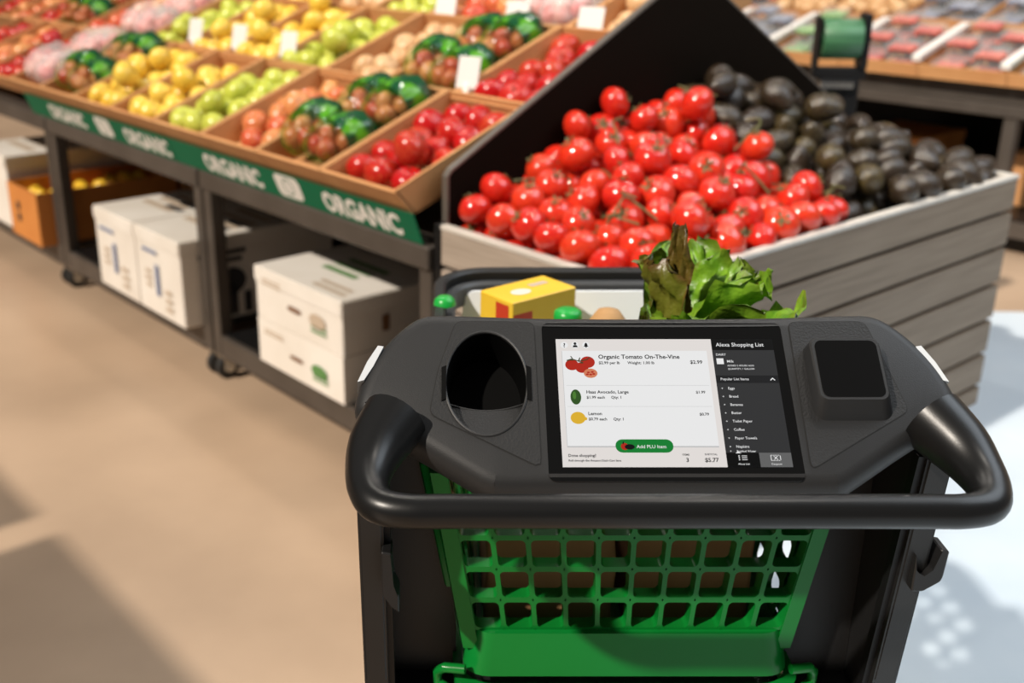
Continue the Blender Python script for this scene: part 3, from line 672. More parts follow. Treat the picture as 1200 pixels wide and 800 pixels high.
for lp_, P_l, dd in ((h1, ell(*PC), -.03), (h2, recess, -.0035)):      # walls of the pocket opening and of the screen recess
    lo_ = [bm.verts.new(CP(u, v, dd)) for u, v in P_l]
    for i in range(len(lp_)): bm.faces.new((lp_[i], lp_[(i+1) % len(lp_)], lo_[(i+1) % len(lp_)], lo_[i]))
    if dd > -.01: bm.faces.new(lo_)
bmesh.ops.remove_doubles(bm, verts=bm.verts[:], dist=1e-5)
shell = link('console', finish(bm, 28), 'console', cart)
# --- pocket
bm = bmesh.new()
e1, e2 = ell(PC[0], PC[1], PC[2]-.0005, PC[3]-.0005), ell(PC[0], PC[1]-.002, PC[2]-.003, PC[3]-.006)
a = [bm.verts.new(CP(u, v, -.002)) for u, v in e1]; b = [bm.verts.new(CP(u, v, -.0485)) for u, v in e2]
for i in range(48): bm.faces.new((a[i], a[(i+1) % 48], b[(i+1) % 48], b[i]))
bm.faces.new(b)
pk = link('phone_pocket', finish(bm, 50), 'pocket_black', cart)
bm = bmesh.new(); tube(bm, [CP(u, v, .0006) for u, v in ell(PC[0], PC[1], PC[2]+.0008, PC[3]+.0008)], .0016, 8, True); link('pocket_rim', finish(bm), 'console', pk)
arc = [(PC[0]+.0405*k/10, .0805+.0088*(k/10)**2) for k in range(-10, 11)]
low = [(PC[0]+(PC[2]-.0006)*math.cos(t), PC[1]+(PC[3]-.0006)*math.sin(t)) for t in [-.30-(PI-.60)*i/20 for i in range(21)]]
bm = bmesh.new(); lp = arc + low
A_ = [bm.verts.new(CP(u, v, -.016+.010*min(1, max(0, (.089-v)/.04)))) for u, v in lp]; Bt = [bm.verts.new(CP(u, v-.002, -.047)) for u, v in lp]
m_ = len(lp)
for i in range(m_): bm.faces.new((A_[i], A_[(i+1) % m_], Bt[(i+1) % m_], Bt[i]))
for i in range(20): bm.faces.new((A_[i], A_[i+1], A_[m_-1-(i+1) if False else 41-i-1+0], A_[41-i])) if False else None
for i in range(20):
    j0 = 21+20-i; j1 = 21+20-(i+1)
    bm.faces.new((A_[i], A_[i+1], A_[j1], A_[j0]))
link('pocket_flap', finish(bm, 40), 'console_panel', pk)
bm = bmesh.new(); tube(bm, [CP(u, v, -.0150) for u, v in arc], .0013, 8); link('flap_edge', finish(bm), 'console', pk)
for s in (-1, 1): link('pocket_clip', (lambda b: (prism(b, [(PC[0]+s*.0405, .086), (PC[0]+s*.0452, .084), (PC[0]+s*.0452, .122), (PC[0]+s*.0405, .124)], lambda u, v: CP(u, v, -.004), lambda u, v: CP(u, v, .0022)), finish(b))[1])(bmesh.new()), 'pocket_black', pk)
# --- inset panels with a dark joint
def shrink(P, d):
    P = [Vector((p[0], p[1], 0)) for p in P]; c = sum(P, Vector())/len(P); out = []
    for i in range(len(P)):
        t_ = (P[(i+1) % len(P)]-P[i-1]).normalized(); nn = Vector((t_.y, -t_.x, 0)); nn = nn if nn.dot(P[i]-c) < 0 else -nn; out.append((P[i].x+nn.x*d, P[i].y+nn.y*d))
    return out
def soft(P, r=.008, n=4):
    out = []; m = len(P)
    for i in range(m):
        p = Vector((*P[i], 0)); a = (Vector((*P[i-1], 0))-p).normalized()*r; b = (Vector((*P[(i+1) % m], 0))-p).normalized()*r
        for k in range(n+1):
            t = k/n; q = (p+a)*(1-t)**2+p*2*t*(1-t)+(p+b)*t*t; out.append((q.x, q.y))
    return out
def ring_plate(outer, hole, h0, h1):
    """flat plate with an elliptical hole (outer resampled by angle)"""
    bm = bmesh.new(); N_ = len(hole); c = Vector((sum(p[0] for p in hole)/N_, sum(p[1] for p in hole)/N_)); res = []
    for p in hole:
        d = Vector(p)-c; best = None
        for i in range(len(outer)):
            a = Vector(outer[i])-c; b = Vector(outer[(i+1) % len(outer)])-c; e = b-a; den = d.x*e.y-d.y*e.x
            if abs(den) < 1e-12: continue
            t = (a.x*e.y-a.y*e.x)/den; s_ = (a.x*d.y-a.y*d.x)/den
            if t > 0 and -1e-6 <= s_ <= 1+1e-6: best = c+d*t
        res.append(best if best is not None else c+d)
    V = [[bm.verts.new(CP(p[0], p[1], h)) for p in L_] for L_, h in ((res, h0), (res, h1), (hole, h1), (hole, h0))]
    for a, b in zip(V, V[1:]):
        for i in range(N_): bm.faces.new((a[i], a[(i+1) % N_], b[(i+1) % N_], b[i]))
    return finish(bm, 30)
LP = soft([(-.202, .1765), (-.1215, .1755), (-.1205, .0125), (-.229, .070), (-.2205, .119)][::-1])
RP = soft([(.1435, .1755), (.2225, .1760), (.2480, .0735), (.1415, .0105)])
hole = ell(PC[0], PC[1], PC[2]+.0004, PC[3]+.0004, 120)
def plate(P, h0, h1):
    bm = bmesh.new(); prism(bm, P, lambda u, v: CP(u, v, h0), lambda u, v: CP(u, v, h1)); return finish(bm, 30)
link('panel_joint', ring_plate(shrink(LP, -.0010), hole, -.001, .0003), 'console_gap', cart)
link('left_panel', ring_plate(LP, hole, -.001, .0008), 'console_panel', cart)
link('panel_joint', plate(shrink(RP, -.0010), -.001, .0003), 'console_gap', cart)
link('right_panel', plate(RP, -.001, .0008), 'console_panel', cart)
# --- scanner window
sc = link('scanner_housing', None, None, cart)
bm = bmesh.new()
o1 = rrect(.153, .232, .0625, .150, .012); tops = rrect(.1545, .2255, .075, .1475, .010)
V1 = [bm.verts.new(CP(u, v, .0005)) for u, v in o1]; V2 = [bm.verts.new(CP(u, v, .0175)) for u, v in tops]; V3 = [bm.verts.new(CP(u, v, .0195)) for u, v in shrink(tops, .0018)]
for X, Y in ((V1, V2), (V2, V3)):
    for i in range(len(X)): bm.faces.new((X[i], X[(i+1) % len(X)], Y[(i+1) % len(X)], Y[i]))
bm.faces.new(V3); me = finish(bm, 35); me.materials.append(MATS['console']); sc.parent = cart
C.objects.unlink(sc); bpy.data.objects.remove(sc); sc = link('scanner_housing', me, None, cart)
link('scanner_window', plate(rrect(.1590, .2210, .0795, .1430, .007), .019, .0199), 'glass_black', sc)
# --- screen
scr = link('screen', plate(rrect(-.1133, .1343, -.0013, .1745, .0068), -.0034, -.0008), 'glass_black', cart)
# active area: x -.0995..+.1240, y .0134..0.1559 ; screen pixels 0..1000 x 0..640 (y down)
sx = lambda u: -.0995+.2235*u/1000; sy = lambda v: .1559-.1425*v/640
def SP(h): return lambda u, v: CP(sx(u), sy(v), h)
def srect(name, x0, y0, x1, y1, m, h, r=0):
    f = SP(h); P = rrect(x0, x1, y0, y1, r) if r else [(x0, y0), (x1, y0), (x1, y1), (x0, y1)]
    return link(name, flat_me([[f(*p) for p in P][::-1]]), m, scr)
H0 = -.0005
XD = 716                                                      # where the dark list column begins
srect('display_light_area', 0, 0, XD, 640, 'scr_white', H0)
srect('display_list_area', XD, 0, 1000, 640, 'scr_dark', H0)
srect('display_header', XD, 0, 1000, 58, 'scr_black', H0+.0002)
srect('display_subheader', XD, 190, 1000, 228, 'scr_mid', H0+.0002)
srect('display_tab', XD, 572, 860, 640, 'scr_black', H0+.0002); srect('display_tab', 860, 572, 1000, 640, 'scr_grey', H0+.0002)
srect('card_shadow', 24, 64, 690, 546, 'scr_shadow', H0+.0001); srect('display_card', 26, 62, 690, 540, 'scr_card', H0+.0002)
f = SP(H0+.0003)
link('display_rule', flat_me([[f(*p) for p in [(36, y), (682, y), (682, y+2), (36, y+2)]] for y in (240, 346)]), 'scr_line', scr)
link('icon_disc', flat_me([[f(*p) for p in ell(x, 32, 17, 17, 24)] for x in (38, 88, 138)]), 'scr_card', scr)
srect('display_button', 236, 508, 490, 572, 'scr_green', H0+.0004, 31)
def stext(name, items, m, h=H0+.0005, k=.86, bold=.022):
    for it in items:
        bm = bmesh.new(); text_bm(bm, [(it[0], it[1], -it[2], it[3]*k, it[4])], lambda u, v: CP(sx(u), sy(-v), h), bold); link(name, finish(bm, smooth=False), m, scr)
stext('screen_text', [('?', 38, 44, 36, 'CENTER'), ('Organic Tomato On-The-Vine', 190, 104, 35, 'LEFT'), ('$2.99 per lb', 190, 132, 23, 'LEFT'), ('Weight: 1.00 lb', 322, 132, 23, 'LEFT'), ('$2.99', 664, 130, 29, 'RIGHT'),
                      ('Haas Avocado, Large', 124, 282, 26, 'LEFT'), ('$1.99 each', 124, 308, 22, 'LEFT'), ('Qty: 1', 234, 308, 22, 'LEFT'), ('$1.99', 660, 282, 22, 'RIGHT'),
                      ('Lemon', 126, 390, 26, 'LEFT'), ('$0.79 each', 126, 416, 22, 'LEFT'), ('Qty: 1', 236, 416, 22, 'LEFT'), ('$0.79', 664, 392, 22, 'RIGHT'),
                      ('Done shopping?', 26, 592, 22, 'LEFT'), ('Roll through the Amazon Dash Cart lane', 26, 614, 16, 'LEFT'), ('ITEMS', 540, 586, 14, 'CENTER'), ('3', 545, 616, 31, 'CENTER'), ('SUBTOTAL', 650, 584, 13, 'CENTER'), ('$5.77', 650, 616, 31, 'CENTER')], 'scr_text')
its = [('Alexa Shopping List', XD+20, 40, 33, 'LEFT'), ('DAIRY', XD+14, 88, 19, 'LEFT'), ('Milk', XD+60, 124, 22, 'LEFT'), ('ADDED 2 HOURS AGO', XD+60, 144, 14, 'LEFT'), ('QUANTITY: 1 GALLON', XD+60, 161, 14, 'LEFT'), ('Popular List Items', XD+20, 215, 21, 'LEFT'), ('Alexa List', 788, 630, 15, 'CENTER'), ('Coupons', 930, 630, 15, 'CENTER'), ('Add PLU Item', 328, 551, 27, 'LEFT')]
for i, s in enumerate(['Eggs', 'Bread', 'Bananas', 'Butter', 'Toilet Paper', 'Coffee', 'Paper Towels', 'Napkins']): its += [('+', XD+18, 262+41*i, 19, 'LEFT'), (s, XD+48, 262+41*i, 21, 'LEFT')]
its += [('+', XD+18, 570, 17, 'LEFT'), ('Bottled Water', XD+48, 570, 17, 'LEFT')]
stext('screen_text_light', its, 'scr_textw', H0+.0006, .84, .006)
srect('checkbox', XD+14, 102, XD+46, 132, 'scr_textw', H0+.0004)
f6 = SP(H0+.0006); poly = lambda L_: [[f6(*p) for p in P] for P in L_]
link('chevron', flat_me(poly([[(960, 214), (972, 202), (984, 214), (980, 217), (972, 208), (964, 217)]])), 'scr_textw', scr)
link('person_icon', flat_me(poly([ell(88, 25, 6.5, 7, 16), [(77, 44), (78, 37), (83, 33), (93, 33), (98, 37), (99, 44)]])), 'scr_text', scr)
link('bell_icon', flat_me(poly([[(126, 41), (131, 35), (132, 26), (138, 20), (144, 26), (145, 35), (150, 41)], ell(138, 43, 4, 3, 10)])), 'scr_text', scr)
link('list_icon', flat_me(poly([[(782, y), (806, y), (806, y+3), (782, y+3)] for y in (586, 595, 604)] + [[(768, y-1), (774, y-1), (774, y+4), (768, y+4)] for y in (586, 595, 604)] + [[(770, 566), (783, 575), (757, 575)]])), 'scr_textw', scr)
link('coupon_icon', flat_me(poly([[(x, 583), (x+5, 583), (x+5, 586), (x, 586)] for x in range(910, 950, 8)] + [[(x, 608), (x+5, 608), (x+5, 611), (x, 611)] for x in range(910, 950, 8)] + [[(920, 588), (924, 588), (941, 606), (937, 606)], [(941, 588), (937, 588), (920, 606), (924, 606)], [(908, 586), (911, 586), (911, 608), (908, 608)], [(949, 586), (952, 586), (952, 608), (949, 608)]])), 'scr_textw', scr)
# pictures: tomatoes, avocado, lemon, button picture
f5 = SP(H0+.00050); f7 = SP(H0+.00065); f8 = SP(H0+.0008)
link('tomato_picture', flat_me([[f5(*p) for p in ell(*e, 24)] for e in ((68, 136, 31, 28), (140, 122, 33, 30))] + [[f7(*p) for p in ell(*e, 24)] for e in ((112, 150, 30, 28),)]), 'scr_red', scr)
link('tomato_slice', flat_me([[f8(*p) for p in ell(150, 180, 31, 24, 24)]]), 'scr_pink', scr)
link('slice_seeds', flat_me([[SP(H0+.00095)(*p) for p in ell(x, y, 7, 4.5, 10)] for x, y in ((140, 176), (158, 174), (150, 187), (164, 184), (135, 186))]), 'scr_red', scr)
link('tomato_vine_picture', flat_me([[SP(H0+.00095)(*p) for p in P] for P in ([(44, 112), (70, 104), (100, 116), (134, 108), (150, 96), (154, 98), (138, 112), (102, 122), (72, 110), (46, 118)], [(68, 104), (62, 92), (66, 91), (74, 104)], [(96, 116), (104, 98), (108, 99), (103, 118)], ell(112, 126, 9, 4, 10), ell(68, 110, 12, 5, 10))]), 'scr_stem', scr)
link('avocado_picture', flat_me([[f5(*p) for p in ell(76, 300, 24, 38, 28)]]), 'scr_avo', scr); link('avocado_gloss', flat_me([[f7(*p) for p in ell(70, 292, 8, 20, 16)]]), 'scr_gloss', scr)
link('lemon_picture', flat_me([[f5(*p) for p in ell(80, 404, 33, 30, 28)], [f5(*p) for p in ell(113, 408, 8, 8, 12)]]), 'scr_lemon', scr)
link('button_picture', flat_me([[f7(*p) for p in ell(276, 543, 17, 17, 20)]]), 'scr_red', scr); link('button_picture_avocado', flat_me([[f8(*p) for p in ell(298, 545, 22, 13, 20)], [f8(*p) for p in [(266, 530), (272, 518), (275, 519), (272, 532)]]]), 'scr_text', scr)
# --- handle
hp = [(-.264, .1015+.905, 1.034, .034), (-.280, .976, 1.020, .0295), (-.2865, .946, 1.010, .0235), (-.2860, .918, 1.004, .0195), (-.276, .894, 1.0005, .0172), (-.250, .8825, 1.0, .0160), (-.20, .882, 1.0, .0158), (0, .882, 1.0, .0158)]
hp = hp + [(-x, y, z, r) for x, y, z, r in hp[-2::-1]]
cp = catmull([Vector((x, y, z)) for x, y, z, r in hp], 7); cr = [v.x for v in catmull([Vector((r, 0, 0)) for x, y, z, r in hp], 7)]
bm = bmesh.new(); tube(bm, [K(v.x*1.012+.004, v.y, v.z) for v in cp], cr, 24); link('handle', finish(bm, 60), 'handle', cart)
for s in (-1, 1):
    bm = bmesh.new(); prism(bm, [(s*.2850, .150), (s*.2955, .131), (s*.3045, .108), (s*.298, .110), (s*.289, .126), (s*.279, .149)][::s], lambda u, v: CP(u-(.005 if s > 0 else 0), v, -.030), lambda u, v: CP(u-s*.002-(.005 if s > 0 else 0), v, -.0035)); link('side_lens', finish(bm, 20), 'accent', cart)
# --- rear shell behind the console
bm = bmesh.new(); prism(bm, [(1.114, .95), (1.114, 1.076), (1.135, 1.072), (1.165, 1.05), (1.17, .93), (1.12, .93)], lambda u, v: K(-.262, u, v), lambda u, v: K(.262, u, v))
bmesh.ops.bevel(bm, geom=[e for e in bm.edges], offset=.008, segments=3, affect='EDGES'); link('rear_shell', finish(bm, 50), 'console', cart)
# --- legs
def leg(s):
    bm = bmesh.new(); prof = [(1.010, 1.005), (1.055, .68), (1.145, .13), (1.42, .13), (1.30, .68), (1.27, 1.0)]
    x0, x1 = (.279, .306)
    prism(bm, prof, lambda u, v: K(s*x0, u, v), lambda u, v: K(s*x1, u, v)); bmesh.ops.bevel(bm, geom=bm.edges[:], offset=.003, segments=2, affect='EDGES')
    lg = link('side_frame', finish(bm, 30), 'frame_black', cart)
    bm = bmesh.new(); prism(bm, [(1.020, .985), (1.064, .68), (1.145, .16), (1.16, .16), (1.078, .68), (1.034, .985)], lambda u, v: K(s*.272, u, v), lambda u, v: K(s*.2795, u, v)); link('frame_trim', finish(bm, 30), 'metal_black', lg)
    return lg
ll, rl = leg(-1), leg(1)
for s in (-1, 1): link('gusset_plate', (lambda b: (prism(b, [(s*.2785, .20), (s*.2785, .98), (s*.226, .98), (s*.200, .70), (s*.200, .20)], lambda u, v: K(u, 1.135, v), lambda u, v: K(u, 1.15, v)), finish(b, smooth=False))[1])(bmesh.new()), 'frame_black', cart)
hk = [(0, 0), (.013, .0), (.030, .012), (.032, .018), (.034, .050), (.025, .052), (.021, .026), (.012, .018), (.004, .022), (0, .045)]
bm = bmesh.new(); prism(bm, hk, lambda u, v: K(.289+u, 1.022, .822+v), lambda u, v: K(.289+u, 1.052, .822+v)); bmesh.ops.bevel(bm, geom=bm.edges[:], offset=.0015, segments=1, affect='EDGES'); link('bag_hook', finish(bm, 30), 'frame_black', rl)
bm = bmesh.new(); prism(bm, [(0, .0), (.010, -.014), (.018, -.022), (.018, .0), (.011, .012), (.011, .052), (.0, .054)], lambda u, v: K(-.281+u, 1.014, .822+v), lambda u, v: K(-.281+u, 1.045, .822+v)); bmesh.ops.bevel(bm, geom=bm.edges[:], offset=.0015, segments=1, affect='EDGES'); link('bag_hook', finish(bm, 30), 'frame_black', ll)
link('cross_bar', box_me(-.28, .28, 1.10-CY, 1.14-CY, .60, .635, .006, 2), 'frame_black', cart)
link('lower_deck', box_me(-.27, .27, 1.16-CY, 1.78-CY, .20, .225, .006, 2), 'frame_black', cart)
for s in (-1, 1):
    link('chassis_rail', box_me(s*.29-.015, s*.29+.015, 1.14-CY, 1.82-CY, .12, .16, .005, 2), 'frame_black', cart)
    for y, dx in ((1.22, .0), (1.76, .0)):
        x = s*.29
        bm = bmesh.new(); lathe(bm, [(0, -.014), (.045, -.014), (.0585, -.010), (.0585, .010), (.045, .014), (0, .014)], 24, Matrix.Translation((x, y-CY, .0585)) @ Matrix.Rotation(PI/2, 4, 'Y')); wv = link('caster_wheel', finish(bm), 'rubber', cart)
        bm = bmesh.new(); add_box(bm, x-.022, x-.016, y-CY-.02, y-CY+.02, .05, .122); add_box(bm, x+.016, x+.022, y-CY-.02, y-CY+.02, .05, .122); link('fork', finish(bm), 'metal_black', wv)
# --- green basket: lattice walls
def lattice(name, nx, nz, f, dep, bar=.16, rad=.28):
    """f(s,t,d): s,t in 0..1 across the wall, d depth in metres; one moulded panel with rounded openings"""
    bm = bmesh.new()
    for i in range(nx):
        for j in range(nz):
            o = []; q = 5; inn = rrect(bar/2, 1-bar/2, bar*.55, 1-bar*.55, rad*.5, q)
            m = len(inn); out = []
            for k in range(m):
                u, v = inn[k][0]-.5, inn[k][1]-.5; s_ = .5/max(abs(u), abs(v)); out.append((.5+u*s_, .5+v*s_))
            g_ = lambda p, d: f((i+p[0])/nx, (j+p[1])/nz, d)
            A = [bm.verts.new(g_(p, 0)) for p in out]; B = [bm.verts.new(g_(p, 0)) for p in inn]; Cc = [bm.verts.new(g_(p, dep)) for p in inn]; Dd = [bm.verts.new(g_(p, dep)) for p in out]
            for X, Y in ((A, B), (B, Cc), (Cc, Dd)):
                for k in range(m): bm.faces.new((X[k], X[(k+1) % m], Y[(k+1) % m], Y[k]))
    bmesh.ops.remove_doubles(bm, verts=bm.verts[:], dist=.0004)
    return link(name, finish(bm, 45), 'basket_green', cart)
ZB, ZT = .725, .93
hw = lambda z: .180+(.214-.180)*(z-ZB)/(ZT-ZB)
lerp = lambda a, b, t: a+(b-a)*t
yr = lambda z: 1.090
yf = lambda z: 1.70+.055*(z-ZB)/(ZT-ZB)
lattice('rear_lattice', 10, 5, lambda s, t, d: K(lerp(-1, 1, s)*hw(lerp(ZB, ZT, t)), yr(0)+d, lerp(ZB, ZT, t)), .020, .15)
for s_ in (-1, 1):
    lattice('side_lattice', 9, 4, lambda s, t, d: K(s_*(hw(lerp(ZB, ZT, t))+.006-d), lerp(1.115, yf(lerp(ZB, ZT, t)), s), lerp(ZB, ZT, t)), .010, .30)
ZM = .80
lattice('front_lattice', 9, 2, lambda s, t, d: K(lerp(-1, 1, s)*hw(lerp(ZB, ZM, t)), yf(lerp(ZB, ZM, t))-d, lerp(ZB, ZM, t)), .010, .30)
for s_ in (-1, 1):
    bm = bmesh.new(); prism(bm, [(.186, 1.088), (.204, 1.090), (.2075, 1.112), (.200, 1.114), (.196, 1.10), (.186, 1.10)], lambda u, v: K(s_*(u-.012), v, .70), lambda u, v: K(s_*(u+.026), v, .93)); link('corner_column', finish(bm, 30), 'basket_green', cart)
def loopwall(name, z0, z1, e0, e1, m, th=.008, r=.03, y0=1.086, y1=1.705):
    bm = bmesh.new(); q = 6
    def ring(z, e, inner): 
        x = hw(max(z, ZB))+e-(th if inner else 0) if z >= ZB else .180+e-(th if inner else 0)
        return [bm.verts.new(K(u, v, z)) for u, v in rrect(-x, x, y0-e+(th if inner else 0), y1+e-(th if inner else 0), r, q)]
    R = [ring(z0, e0, False), ring(z1, e1, False), ring(z1, e1, True), ring(z0, e0, True)]; m_ = len(R[0])
    for a in range(4):
        for k in range(m_): bm.faces.new((R[a][k], R[a][(k+1) % m_], R[(a+1) % 4][(k+1) % m_], R[(a+1) % 4][k]))
    return link(name, finish(bm, 40), m, cart)
loopwall('basket_band', .672, .7255, .012, .004, 'basket_green')
link('basket_floor', box_me(-.186, .186, 1.092-CY, 1.70-CY, .664, .673, .002), 'basket_green', cart)
loopwall('basket_skirt', .640, .662, .022, .024, 'basket_green', .012, .035)
for s in (-1, 1):
    bm = bmesh.new(); tube(bm, [K(s*.19, 1.074, .682), K(s*.214, 1.08, .680), K(s*.2225, 1.09, .668), K(s*.222, 1.09, .652), K(s*.205, 1.080, .646)], .006, 10); link('corner_loop', finish(bm), 'basket_green', cart)
    bm = bmesh.new()
    for k in range(4): tube(bm, [K(s*(.231-.006*k), 1.125, .895-.032*k), K(s*(.231-.006*k), 1.26, .895-.032*k)], .007, 8)
    tube(bm, [K(s*.236, 1.118, .93), K(s*.207, 1.118, .77)], .007, 8); tube(bm, [K(s*.236, 1.27, .93), K(s*.207, 1.27, .77)], .007, 8); link('side_bracket', finish(bm), 'basket_green', cart)
# --- rim
def rim(name, x, y0, y1, z0, z1, wd, r, m):
    P = [K(u, v, (z0+z1)/2) for u, v in rrect(-x, x, y0, y1, r, 8)]; h = (z1-z0)/2; c = .004
    bm = bmesh.new(); tube(bm, P, 1, closed=True, sec=[(-wd/2+c, -h), (wd/2-c, -h), (wd/2, -h+c), (wd/2, h-c), (wd/2-c, h), (-wd/2+c, h), (-wd/2, h-c), (-wd/2, -h+c)], up=(0, 0, 1)); return link(name, finish(bm, 35), m, cart)
rim('basket_rim', .222, 1.10, 1.785, .905, .952, .020, .085, 'frame_black')
rim('inner_rim', .206, 1.115, 1.765, .90, .936, .018, .07, 'rim_grey')
bm = bmesh.new(); prism(bm, rrect(-.184, .184, .74, .9260, .022), lambda u, v: K(u, 1.722+.12*(v-.78), v), lambda u, v: K(u, 1.728+.12*(v-.78), v)); link('liner_panel', finish(bm, 30), 'liner_white', cart)
link('rim_button', lathe_me([(0, .014), (.010, .013), (.0155, .008), (.017, 0), (0, 0)], 20, Matrix.Translation(K(-.2135, 1.60, .951))), 'cap_green', cart)

# ================================================================== GOODS IN THE CART
FZ = .674
def paper_bag(x0, x1, y0, y1, z1, label, seed):
    t = thing('paper_bag', label, 'bag', ((x0+x1)/2, (y0+y1)/2, FZ)); hx, hy, h = (x1-x0)/2, (y1-y0)/2, z1-FZ; bm = bmesh.new(); nz = 8; loops = []
    base = rrect(-hx, hx, -hy, hy, .006, 2); dens = []
    for i in range(len(base)):
        a, b = Vector(base[i]), Vector(base[(i+1) % len(base)]); k = max(1, int((b-a).length/.025)); dens += [a.lerp(b, q/k) for q in range(k)]
    for lay, ins in ((0, 0), (1, .003)):
        for i in range(nz+1):
            z = h*i/nz; loops.append([bm.verts.new(Vector((p.x*(1-ins/hx), p.y*(1-ins/hy), z if lay == 0 else max(z, .002)))+Vector((noise.noise(Vector((p.x*14, z*16, seed))), noise.noise(Vector((p.y*14, z*16, seed+3))), 0))*.005*min(1, z/.05)) for p in dens])
    m_ = len(dens)
    seq = loops[:nz+1]+loops[nz+1:][::-1]
    for a, b in zip(seq, seq[1:]):
        for k in range(m_): bm.faces.new((a[k], a[(k+1) % m_], b[(k+1) % m_], b[k]))
    bm.faces.new(seq[0]); bm.faces.new(seq[-1]); link('bag_wall', finish(bm, 60), 'paper_bag', t)
    link('bag_filling', box_me(-hx+.012, hx-.012, -hy+.012, hy-.012, .004, h-.02, .01, 2), 'paper_bag', t); return t
paper_bag(.050, .205, 1.145, 1.40, .855, 'brown paper bag in the basket under the phone pocket', 1)
paper_bag(.225, .372, 1.15, 1.42, .850, 'brown paper bag in the basket under the lettuce', 5)
# yellow box
t = thing('food_box', 'yellow food box with red print standing in the cart basket', 'box', (.131, 1.632, FZ), math.atan2(.079, .104))
link('box_body', box_me(-.065, .065, -.0385, .0385, 0, .292, .0015), 'box_yellow', t)
link('print', flat_me([[(x, y, .2924) for x, y in blob(-.02, -.005, .018, .013)]]), 'box_pale', t)
link('print', flat_me([[(x, y, .2924) for x, y in R4(.01, .045, .003, .016)]]), 'carton_top', t)
link('print', flat_me([[(-.0654, y, z) for y, z in R4(-.03, .0, .24, .285)], [(-.045+x, -.0388, z) for x, z in R4(-.018, .02, .235, .272)]]), 'box_red', t)
# bottle with green cap
t = thing('bottle', 'bottle with a round green cap beside the yellow box', 'bottle', (.178, 1.50, FZ))
link('bottle_body', lathe_me([(0, 0), (.030, 0), (.034, .006), (.034, .18), (.028, .22), (.0165, .25), (.0155, .275), (0, .275)], 24), 'cap_white', t)
link('cap', lathe_me([(0, .305), (.014, .3045), (.0195, .301), (.0205, .295), (.0205, .274), (0, .274)], 28), 'cap_green', t)
# bread
bm = bmesh.new(); lathe(bm, [(0, 0), (.02, .002), (.030, .02), (.033, .08), (.033, .25), (.028, .285), (.016, .302), (0, .306)], 20)
o = link('bread_loaf', finish(bm, 60), 'bread', None, (.236, 1.50, FZ)); tag(o, 'brown bread loaf end standing beside the green-capped bottle', 'bread')
# lettuce
ml = bpy.data.materials.new('lettuce'); ml.use_nodes = True; N = ml.node_tree.nodes; Lk = ml.node_tree.links; p = N['Principled BSDF']; p.inputs['Roughness'].default_value = .38
at = N.new('ShaderNodeAttribute'); at.attribute_name = 'red'; no = N.new('ShaderNodeTexNoise'); no.inputs['Scale'].default_value = 40; tcn = N.new('ShaderNodeTexCoord'); Lk.new(tcn.outputs['Object'], no.inputs['Vector'])
m1 = N.new('ShaderNodeMix'); m1.data_type = 'RGBA'; m1.inputs[6].default_value = (.05, .16, .006, 1); m1.inputs[7].default_value = (.22, .42, .025, 1); rg = N.new('ShaderNodeMapRange'); rg.inputs['From Min'].default_value = .3; rg.inputs['From Max'].default_value = .7; Lk.new(no.outputs['Fac'], rg.inputs['Value']); Lk.new(rg.outputs[0], m1.inputs[0])
m2 = N.new('ShaderNodeMix'); m2.data_type = 'RGBA'; m2.inputs[7].default_value = (.11, .055, .012, 1); Lk.new(m1.outputs[2], m2.inputs[6]); Lk.new(at.outputs['Fac'], m2.inputs[0]); Lk.new(m2.outputs[2], p.inputs['Base Color'])
bpn = N.new('ShaderNodeBump'); bpn.inputs['Strength'].default_value = .55; bpn.inputs['Distance'].default_value = .006; n9 = N.new('ShaderNodeTexNoise'); n9.inputs['Scale'].default_value = 70; Lk.new(tcn.outputs['Object'], n9.inputs['Vector']); Lk.new(n9.outputs['Fac'], bpn.inputs['Height']); Lk.new(bpn.outputs[0], p.inputs['Normal'])
MATS['lettuce'] = ml
lt = thing('lettuce', 'leafy lettuce with ruffled green and red-brown leaves in the cart', 'lettuce', (.338, 1.37, .851))
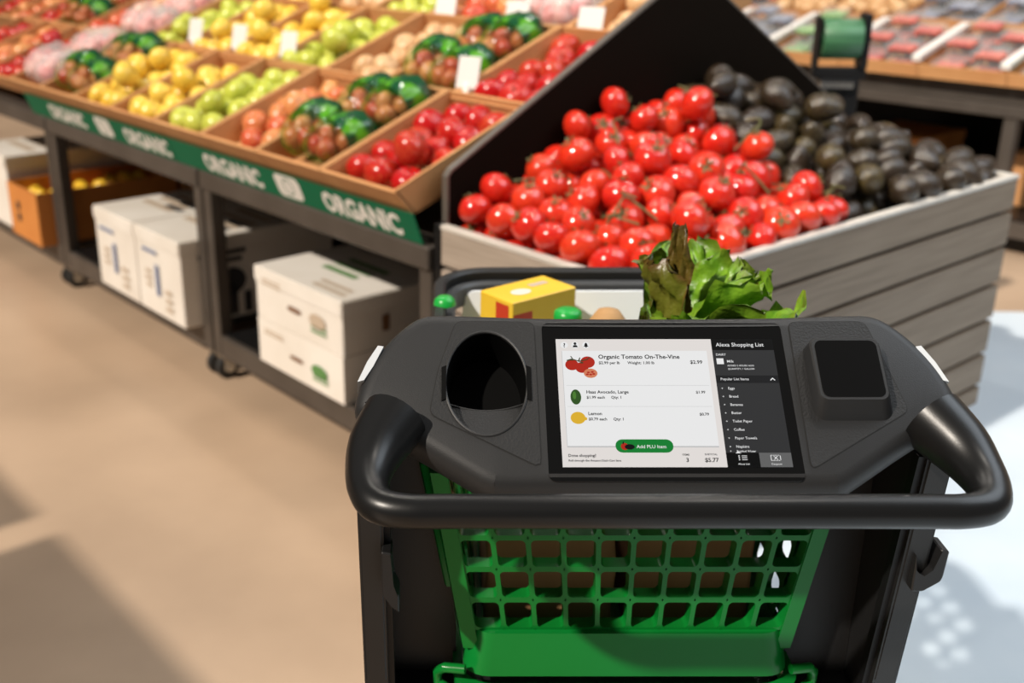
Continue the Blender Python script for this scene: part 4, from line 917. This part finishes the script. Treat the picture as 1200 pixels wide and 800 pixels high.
def leaf(az, lean, Ln, Wd, curl, seed, red, off=.0):
    r0 = random.Random(seed); bm = bmesh.new(); ns, nt = 30, 26; G = []; reds = []
    ca, sa = math.cos(az), math.sin(az); out = Vector((ca, sa, 0)); side = Vector((-sa, ca, 0)); pos = out*off; ph = lean; step = Ln/ns
    for i in range(ns+1):
        s = i/ns; d = out*math.sin(ph)+Vector((0, 0, 1))*math.cos(ph); nrm = out*math.cos(ph)-Vector((0, 0, 1))*math.sin(ph)
        wd = Wd*(.16+.84*math.sin(min(1, s*1.15)*PI*.62)**1.2)*(1 if s < .75 else math.sqrt(max(.02, 1-((s-.75)/.27)**2)))
        row = []
        for j in range(nt+1):
            t_ = j/nt*2-1; e = max(abs(t_), max(0, (s-.55)/.45))
            ruf = .62*min(1, Wd/.07)*e**2.5*(.013*math.sin(17*s+7*t_+seed)+.009*math.sin(31*s-11*t_+2*seed)+.006*math.sin(53*s*t_+seed))
            wr = .008*noise.noise(Vector((s*8, t_*4, seed)))+.005*noise.noise(Vector((s*20, t_*10, seed+9)))-.003*abs(math.sin(7*(s*1.3-abs(t_))*1.6))
            cup = -.035*t_*t_*(Wd/.1)
            q = pos+side*(t_*wd*(1+.05*noise.noise(Vector((s*10, seed*2, t_)))))+nrm*(ruf+wr*1.4+cup+(.004 if abs(t_) < .05 else 0))+d*(.010*e*noise.noise(Vector((t_*6, s*3, seed+4))))
            row.append(bm.verts.new(q)); reds.append(max(0, min(1, max((e-.80)*3.4*red, (red-1)*.92) if red > 1 else (e-.86)*5*red)))
        G.append(row); pos = pos+d*step; ph += curl/ns*(.4+1.2*s)
    for i in range(ns):
        for j in range(nt): bm.faces.new((G[i][j], G[i][j+1], G[i+1][j+1], G[i+1][j]))
    me = finish(bm, 180); at_ = me.attributes.new('red', 'FLOAT', 'POINT'); at_.data.foreach_set('value', reds)
    link('leaf', me, 'lettuce', lt)
for a in [(-1.25, .02, .285, .074, 1.75, 1, .30, .030), (-.85, .0, .255, .066, 1.15, 2, .35, .010), (-1.85, .04, .250, .060, 1.5, 3, .4, .026), (-1.05, .22, .215, .066, 1.3, 4, .45, .045), (-.25, .02, .240, .050, .75, 5, .7, .008), (-1.6, .30, .195, .056, 1.2, 6, .5, .045),
          (-2.80, .16, .250, .048, .22, 7, 1.8, .012), (-2.50, .08, .292, .020, .04, 8, 2.0, .018), (.4, .03, .245, .050, .7, 9, .7, .0), (1.5, .06, .26, .06, 1.1, 10, .7, .01), (-.35, .24, .180, .034, .35, 12, 1.7, .03), (2.6, .1, .24, .05, .5, 13, 1.2, .01)]: leaf(*a)
lt.location.x = .324
